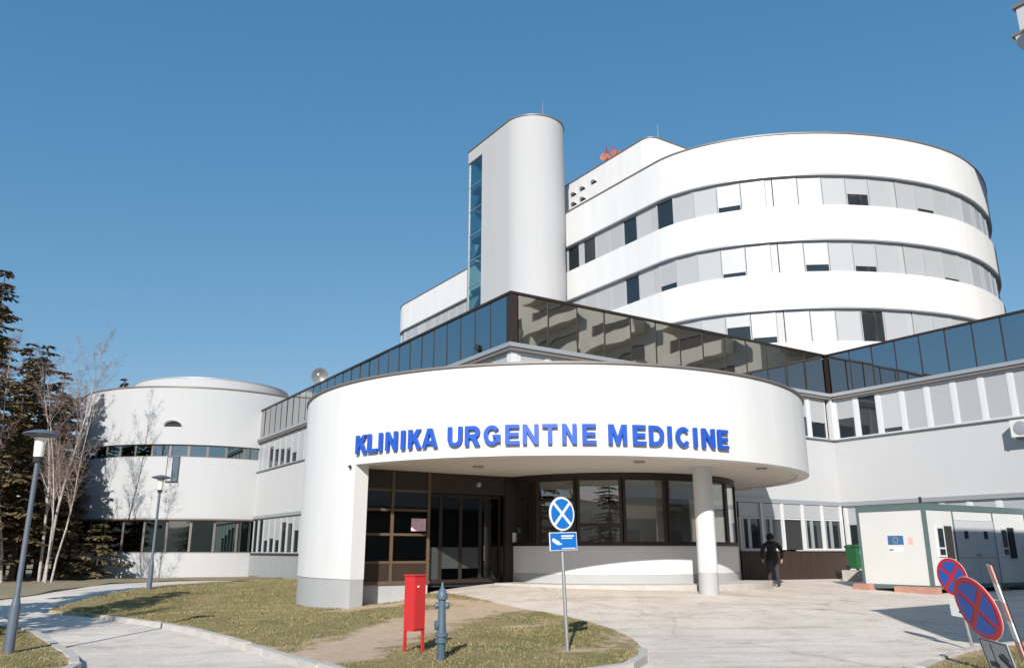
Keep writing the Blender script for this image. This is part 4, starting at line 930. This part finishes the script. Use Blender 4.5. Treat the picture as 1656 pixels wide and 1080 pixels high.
def leaning_sign(x, y, zc, r, yaw, roll, label, plate_m, pl_dz, pw, ph, plate_tilt, icons, lean=0):
    z = gz(x, y); o = empty('no_stopping_sign', (x, y, z), label, 'road sign')
    T = Matrix.Translation((x, y, zc)) @ Matrix.Rotation(R(roll), 4, 'Y') @ Matrix.Rotation(R(yaw), 4, 'Z')
    no_stop(o, T, r, M_swhite if False else M_sred, M_sred, M_sblue, r * .17, r * .105)
    MB().prism(disc_poly(r * 1.02), .0125, .016, T @ Matrix.Rotation(R(90), 4, 'X') @ Matrix.Translation((0, 0, -.029))).build('rim', M_swhite, o)
    top = T @ Vector((0, .04, r * .7)); foot = T @ Vector((0, .04, -(zc - z) - .3))
    MB().tube([top, foot], .026, 10).build('post', M_galv, o, 40)
    P = T @ Matrix.Translation((0, -.005, pl_dz)) @ Matrix.Rotation(R(plate_tilt), 4, 'Y')
    MB().box(-pw / 2, pw / 2, 0, .01, -ph / 2, ph / 2, P).build('plate', plate_m, o)
    icons(o, P, pw, ph)
    return o
def tow_icons(o, P, pw, ph):
    f = MB(); t = .008
    for a in ((-pw / 2 + .012, pw / 2 - .012, ph / 2 - .02, ph / 2 - .012), (-pw / 2 + .012, pw / 2 - .012, -ph / 2 + .012, -ph / 2 + .02)): f.box(a[0], a[1], -.004, -.001, a[2], a[3], P)
    for a in ((-pw / 2 + .012, -pw / 2 + .02), (pw / 2 - .02, pw / 2 - .012)): f.box(a[0], a[1], -.004, -.001, -ph / 2 + .021, ph / 2 - .021, P)
    f.build('plate_border', M_black, o)
    g = MB(); y = -.004
    def pg(pts): g.add([P @ Vector((px, y, pz)) for px, pz in pts], [tuple(range(len(pts)))])
    pg([(-.055, -.10), (-.043, -.10), (-.043, .12), (-.055, .12)])                       # crane mast
    pg([(-.15, -.12), (-.02, -.12), (-.02, -.075), (-.06, -.06), (-.15, -.065)])         # breakdown truck
    pg([(.02, .02), (.05, .035), (.17, -.055), (.18, -.105), (.15, -.10), (.03, -.015)]) # hooked car
    pg([(.06, .045), (.10, .05), (.16, .0), (.15, -.025)])
    g.build('tow_pictogram', M_black, o)
def car_icon(o, P, pw, ph):
    g = MB(); g.add([P @ Vector((x, -.004, z)) for x, z in ((-.03, -.08), (.12, -.08), (.12, -.05), (.09, -.03), (.0, -.03), (-.03, -.05))], [tuple(range(6))]); g.build('tow_pictogram', M_black, o)
leaning_sign(4.66, 8.5, .74, .315, -86, -18, 'nearest round red and blue sign with a shade-greyed tow plate, in the lower right corner', M_sgrey_shade, -.475, .42, .33, 6, tow_icons)  # the tow plate is white; its shade is painted in as grey
leaning_sign(7.65, 14.6, .86, .315, -72, -8, 'round red and blue sign behind the nearest one, with a small white plate', M_swhite, -.52, .42, .30, 6, car_icon)
bm_ = empty('marker_board', (6.42, 11.0, gz(6.42, 11.0)), 'leaning dark post with a narrow faded red and white board seen edge on', 'marker')
T = Matrix.Translation((6.62, 11.0, gz(6.62, 11.0))) @ Matrix.Rotation(R(-13), 4, 'Y') @ Matrix.Rotation(R(-108), 4, 'Z')
MB().tube([T @ Vector((0, 0.03, -.1)), T @ Vector((0, .03, 1.58))], .02, 8).build('post', M_gap, bm_, 40)
for k in range(5):
    MB().box(-.115, .115, -.01, .008, .35 + k * .24, .585 + k * .24, T).build('board_stripe', mat('faded_red_film', rgb(205, 150, 145), .5) if k % 2 == 0 else M_swhite, bm_)
MB().lathe([(.22, -.05), (.22, .03), (.06, .07)], 16, Matrix.Translation((6.62, 11.0, gz(6.62, 11.0) + .1))).build('foot', M_gap, bm_, 40)

# ------------------------------------------------------------------ person walking to the kiosk, seen from behind
def person():
    px_, py_ = 8.92, 28.6; z = gz(px_, py_); V = []; Ed = []; Ra = []
    def v(x, y, zz, r, link=None, ry=None):
        V.append((x, y, zz)); Ra.append((r, ry or r)); i = len(V) - 1
        if link is not None: Ed.append((link, i))
        return i
    pel = v(0, 0, .95, .150, None, .115); ab_ = v(0, .01, 1.10, .145, pel, .11); ch = v(0, .03, 1.28, .165, ab_, .12); sh = v(0, .04, 1.43, .13, ch, .10)
    nk = v(0, .06, 1.51, .06, sh); hd = v(0, .09, 1.585, .078, nk); hd2 = v(0, .105, 1.66, .095, hd); hd3 = v(0, .11, 1.73, .078, hd2)
    nose = v(0, .205, 1.645, .014, hd2)
    for s in (-1, 1):
        hip = v(.095 * s, 0, .88, .098, pel, .10); yk = .06 if s < 0 else -.03; kn = v(.10 * s, yk, .50, .066, hip); an = v(.105 * s, yk - (.04 if s < 0 else .13), .10, .050, kn)
        he = v(.105 * s, yk - (.06 if s < 0 else .16), .045, .044, an); v(.115 * s, yk + (.14 if s < 0 else .03), .035, .036, he)
        so = v(.19 * s, .03, 1.40, .075, sh); el_ = v(.285 * s, -.03, 1.14, .056, so); wr = v(.27 * s, .05, .92, .036, el_); pm = v(.268 * s, .065, .86, .030, wr)
        for k in range(4): a = v((.268 - .004 * k) * s, .04 + .018 * k, .80, .010, pm); v((.262 - .004 * k) * s, .045 + .018 * k, .755 + .008 * abs(k - 1.5), .008, a)
        a = v(.245 * s, .095, .835, .011, pm); v(.24 * s, .10, .80, .009, a)
    me = bpy.data.meshes.new('person'); me.from_pydata(V, Ed, []); o = bpy.data.objects.new('person', me); COL.objects.link(o)
    md = o.modifiers.new('skin', 'SKIN'); md.use_smooth_shade = True
    for i, r_ in enumerate(Ra): me.skin_vertices[0].data[i].radius = r_
    me.skin_vertices[0].data[0].use_root = True
    o.modifiers.new('sub', 'SUBSURF').levels = 2
    dg = bpy.context.evaluated_depsgraph_get(); bm2 = bpy.data.meshes.new_from_object(o.evaluated_get(dg)); o.modifiers.clear(); o.data = bm2; bm2.name = 'person'
    for mm in (M_cloth, M_cloth2, M_skin, M_shoe): bm2.materials.append(mm)
    for p in bm2.polygons:
        c = p.center; p.use_smooth = True
        arm = abs(c.x) > .2
        if c.z > 1.53: k = 2
        elif arm and c.z < .90: k = 2
        elif c.z < .09: k = 3
        elif c.z < .95 and not arm: k = 1
        else: k = 0
        p.material_index = k
    o.location = (px_, py_, z + .005); o.rotation_euler = (0, 0, R(-8)); o.scale = (1.18, 1.12, .98)
    tag(o, 'person in a dark hooded jacket and trousers walking towards the brown kiosk counter', 'person')
    hr = MB().lathe([(.07, 1.56), (.105, 1.61), (.112, 1.67), (.10, 1.73), (.06, 1.785), (.0, 1.80)], 16, Matrix.Translation((0, .085, 0))).mesh('hair', M_hair, 60)
    child_same('hair', hr, o)
    hd_ = MB().lathe([(.13, 1.40), (.14, 1.45), (.115, 1.50), (.085, 1.53)], 16, Matrix.Translation((0, .03, 0))).mesh('hood', M_cloth, 60); child_same('hood', hd_, o)
    jk = MB().lathe([(.178, .86), (.182, .9), (.176, .98), (.172, 1.05)], 20, Matrix.Diagonal((1, .78, 1, 1))).mesh('jacket_hem', M_cloth, 60); child_same('jacket_hem', jk, o)
person()

# ------------------------------------------------------------------ trees
def spruce(x, y, h, r, label, seed, m=M_needle, base=.12, dens=1., group='conifers at the left edge'):
    rn = random.Random(seed); z = gz(x, y); o = empty('spruce_tree', (x, y, z), label, 'tree', group)
    MB().tube([(x, y, z - .3), (x + .05, y, z + h * .5), (x, y, z + h * .97)], [h * .014 + .06, h * .009, .015], 8).build('trunk', M_bark, o, 60)
    mb = MB(); br = MB(); nw = int(h * (3.0 if dens >= 1 else 2.2))
    for i in range(nw):
        t = base + (1 - base) * (i + rn.random() * .7) / nw
        rad = r * (1 - t) ** .8 * (1 if t > .2 else .75) + .15
        for j in range(rn.choice((4, 5, 6))):
            a = rn.uniform(0, 6.283); Lb = rad * rn.uniform(.55, 1.12); zz = z + t * h; dr_ = rn.uniform(.12, .38)
            p0 = Vector((x, y, zz)); u = Vector((math.cos(a), math.sin(a), 0)); sd = Vector((-u.y, u.x, 0))
            br.tube([p0, p0 + u * Lb * .6 + Vector((0, 0, -Lb * dr_ * .4)), p0 + u * Lb + Vector((0, 0, -Lb * dr_ * .55))], [.03, .02, .008], 3, False)
            nc = max(6, int(Lb * 17 * dens))
            for k in range(nc):
                f = (k + rn.random()) / nc; f = .15 + .85 * f; c = p0 + u * Lb * f + Vector((0, 0, -Lb * dr_ * .6 * f + rn.uniform(-.05, .06)))
                sl = rn.uniform(.25, .6) * (1.25 - .6 * f) * (.7 + Lb * .2); sgn = rn.choice((-1, 1)); w = rn.uniform(.07, .15)
                tip = c + (sd * sgn * rn.uniform(.5, 1) + u * rn.uniform(.2, .8)) * sl + Vector((0, 0, -rn.uniform(.05, .45) * sl - .03))
                nrm = (tip - c).cross(Vector((rn.uniform(-.4, .4), rn.uniform(-.4, .4), 1))).normalized() * w
                mid = (c + tip) / 2 + Vector((0, 0, .02))
                mb.add([c, mid + nrm, tip, mid - nrm], [(0, 1, 2, 3)])
    br.build('branches', M_bark, o); me = bpy.data.meshes.new('crown'); me.from_pydata([tuple(Vector(v) - Vector((x, y, z))) for v in mb.v], [], mb.f); me.materials.append(m)
    c = bpy.data.objects.new('crown', me); COL.objects.link(c); c.parent = o
    return o
def birch(x, y, h, label, seed, lean=(0, 0), group='bare birches in front of the pavilion', forks=2, thick=1.):
    rn = random.Random(seed); z = gz(x, y); o = empty('birch_tree', (x, y, z), label, 'tree', group)
    tr_ = MB(); tw = MB()
    def limb(p, d, L, r0, lev, mbt):
        pts = [p]; rs = [r0]; n = 7 if lev == 0 else 5; q = p.copy(); dd = d.normalized()
        for k in range(n):
            dd = (dd + Vector((rn.uniform(-1, 1), rn.uniform(-1, 1), rn.uniform(-.3, .5))) * (.09 if lev == 0 else .17)).normalized(); q = q + dd * L / n; pts.append(q.copy()); rs.append(r0 * (1 - .86 * (k + 1) / n))
        mbt.tube(pts, rs, 7 if lev == 0 else (5 if lev == 1 else 3), False)
        if lev >= 3: return
        nb_ = (16, 11, 8)[lev]
        for k in range(nb_):
            f = rn.uniform(.28 if lev == 0 else .15, .98); i = min(n - 1, int(f * n)); p1 = pts[i].lerp(pts[i + 1], f * n - i)
            a = rn.uniform(0, 6.283); up = (.9, .5, -.1)[lev]
            nd = (Vector((math.cos(a), math.sin(a), 0)) * (.42, .6, .7)[lev] + Vector((0, 0, up)) + dd * .35)
            limb(p1, nd, L * (.33, .42, .5)[lev] * rn.uniform(.5, 1.1) * (1.15 - .55 * f), max(.006, rs[i] * (.42, .5, .5)[lev]), lev + 1, tr_ if lev == 0 and rs[i] > .05 else tw)
    for s_ in range(forks):
        sg_ = (s_ - (forks - 1) / 2)
        limb(Vector((x + sg_ * .25, y, z - .2)), Vector((lean[0] + sg_ * .16, lean[1] + sg_ * .05, 1)), h * rn.uniform(.86, 1.0), (.055 + h * .0024) * thick, 0, tr_)
    tr_.build('trunk', M_birch, o, 60); tw.build('crown', M_twig, o)
    return o
spruce(-27.3, 41.0, 16.3, 3.7, 'tallest dark spruce cut by the left edge of the photo', 1, M_needle)
spruce(-27.3, 46.0, 13.3, 4.2, 'broad olive spruce just inside the left edge', 2, M_needle)
spruce(-28.4, 50.0, 12.6, 3.8, 'rusty tipped spruce behind the slender left birch', 3, M_needle2)
spruce(-29.6, 54.5, 12.0, 3.6, 'brown tinged spruce behind the tall double birch', 4, M_needle2)
spruce(-32.4, 66.0, 15.6, 3.4, 'small pointed spruce peeping over the pavilion roof', 5, M_needle2)
spruce(-24.9, 46.2, 4.0, 2.4, 'low dark spruce in front of the pavilion corner', 6, M_needle, base=.1)
spruce(-23.3, 46.9, 3.2, 2.2, 'lowest spruce spreading below the pavilion windows', 7, M_needle, base=.12)
spruce(-32.0, 52.5, 13.8, 3.8, 'dark spruce at the left edge behind the broad olive one', 8, M_needle)
spruce(-33.6, 60, 13.0, 3.8, 'far spruce filling the gap behind the rusty ones', 9, M_needle)
spruce(-30.2, 49.0, 14.3, 3.8, 'tall olive spruce filling the gap beside the tallest one', 12, M_needle)
spruce(-25.9, 43.4, 8.0, 2.9, 'middling spruce low in front of the broad olive one', 10, M_needle)
birch(-24.2, 43.2, 13.6, 'tall double stemmed bare birch in front of the dark spruces', 21, (.02, 0), forks=2)
birch(-25.5, 42.0, 11.7, 'slender bare birch left of the double stemmed one', 22, (-.02, 0), forks=1, thick=.9)
birch(-22.3, 40.4, 10.6, 'thin bare tree whose twigs throw shade on the pavilion wall', 23, (-.06, .02), forks=2, thick=.7)
# trees outside the frame whose shade lies on the path
spruce(-12.9, 15.9, 7.6, 1.9, 'spruce outside the left edge shading the path', 31, M_needle, group='trees outside the frame')
spruce(-15.3, 18.9, 7.6, 2.0, 'smaller spruce outside the left edge beside the path', 32, M_needle, group='trees outside the frame')
birch(-11.9, 13.6, 8.0, 'bare tree outside the left edge shading the lawn tip', 33, forks=2, group='trees outside the frame')
ROWL = ('wide dark spruce at the left of the row behind the camera', 'tall spruce second in the row behind the camera', 'short spruce near the middle of the row behind the camera', 'broad spruce right of the middle of the row behind the camera', 'spruce at the right end of the row behind the camera', 'spruce at the far left end of the row behind the camera')
for k, (x, y, h) in enumerate(((-14, -46, 12), (-7, -50, 14), (1, -47, 11), (9, -52, 13), (17, -47, 12), (-22, -44, 13))):
    spruce(x, y, h, 3.9, ROWL[k], 40 + k, M_needle, dens=.99, group='conifers behind the camera')

# low fence beyond the trees
for j, (x0, x1, y, lb) in enumerate(((-40, -22.5, 49.5, 'low dark post and rail fence between the trunks of the conifers'),)):
    f = empty('rail_fence', (x0, y, gz(x0, y)), lb, 'fence'); n = int((x1 - x0) / 1.6)
    pm = cached('fpost', lambda: MB().box(-.05, .05, -.05, .05, -.2, .95).mesh('post', M_gap))
    for k in range(n + 1): x = x0 + k * 1.6; inst('post', pm, f, (x, y, gz(x, y)))
    for z in (.45, .8): MB().box(x0, x0 + n * 1.6, y - .035, y - .055 + .0, z - .25, z - .17).build('rail', M_gap, f)
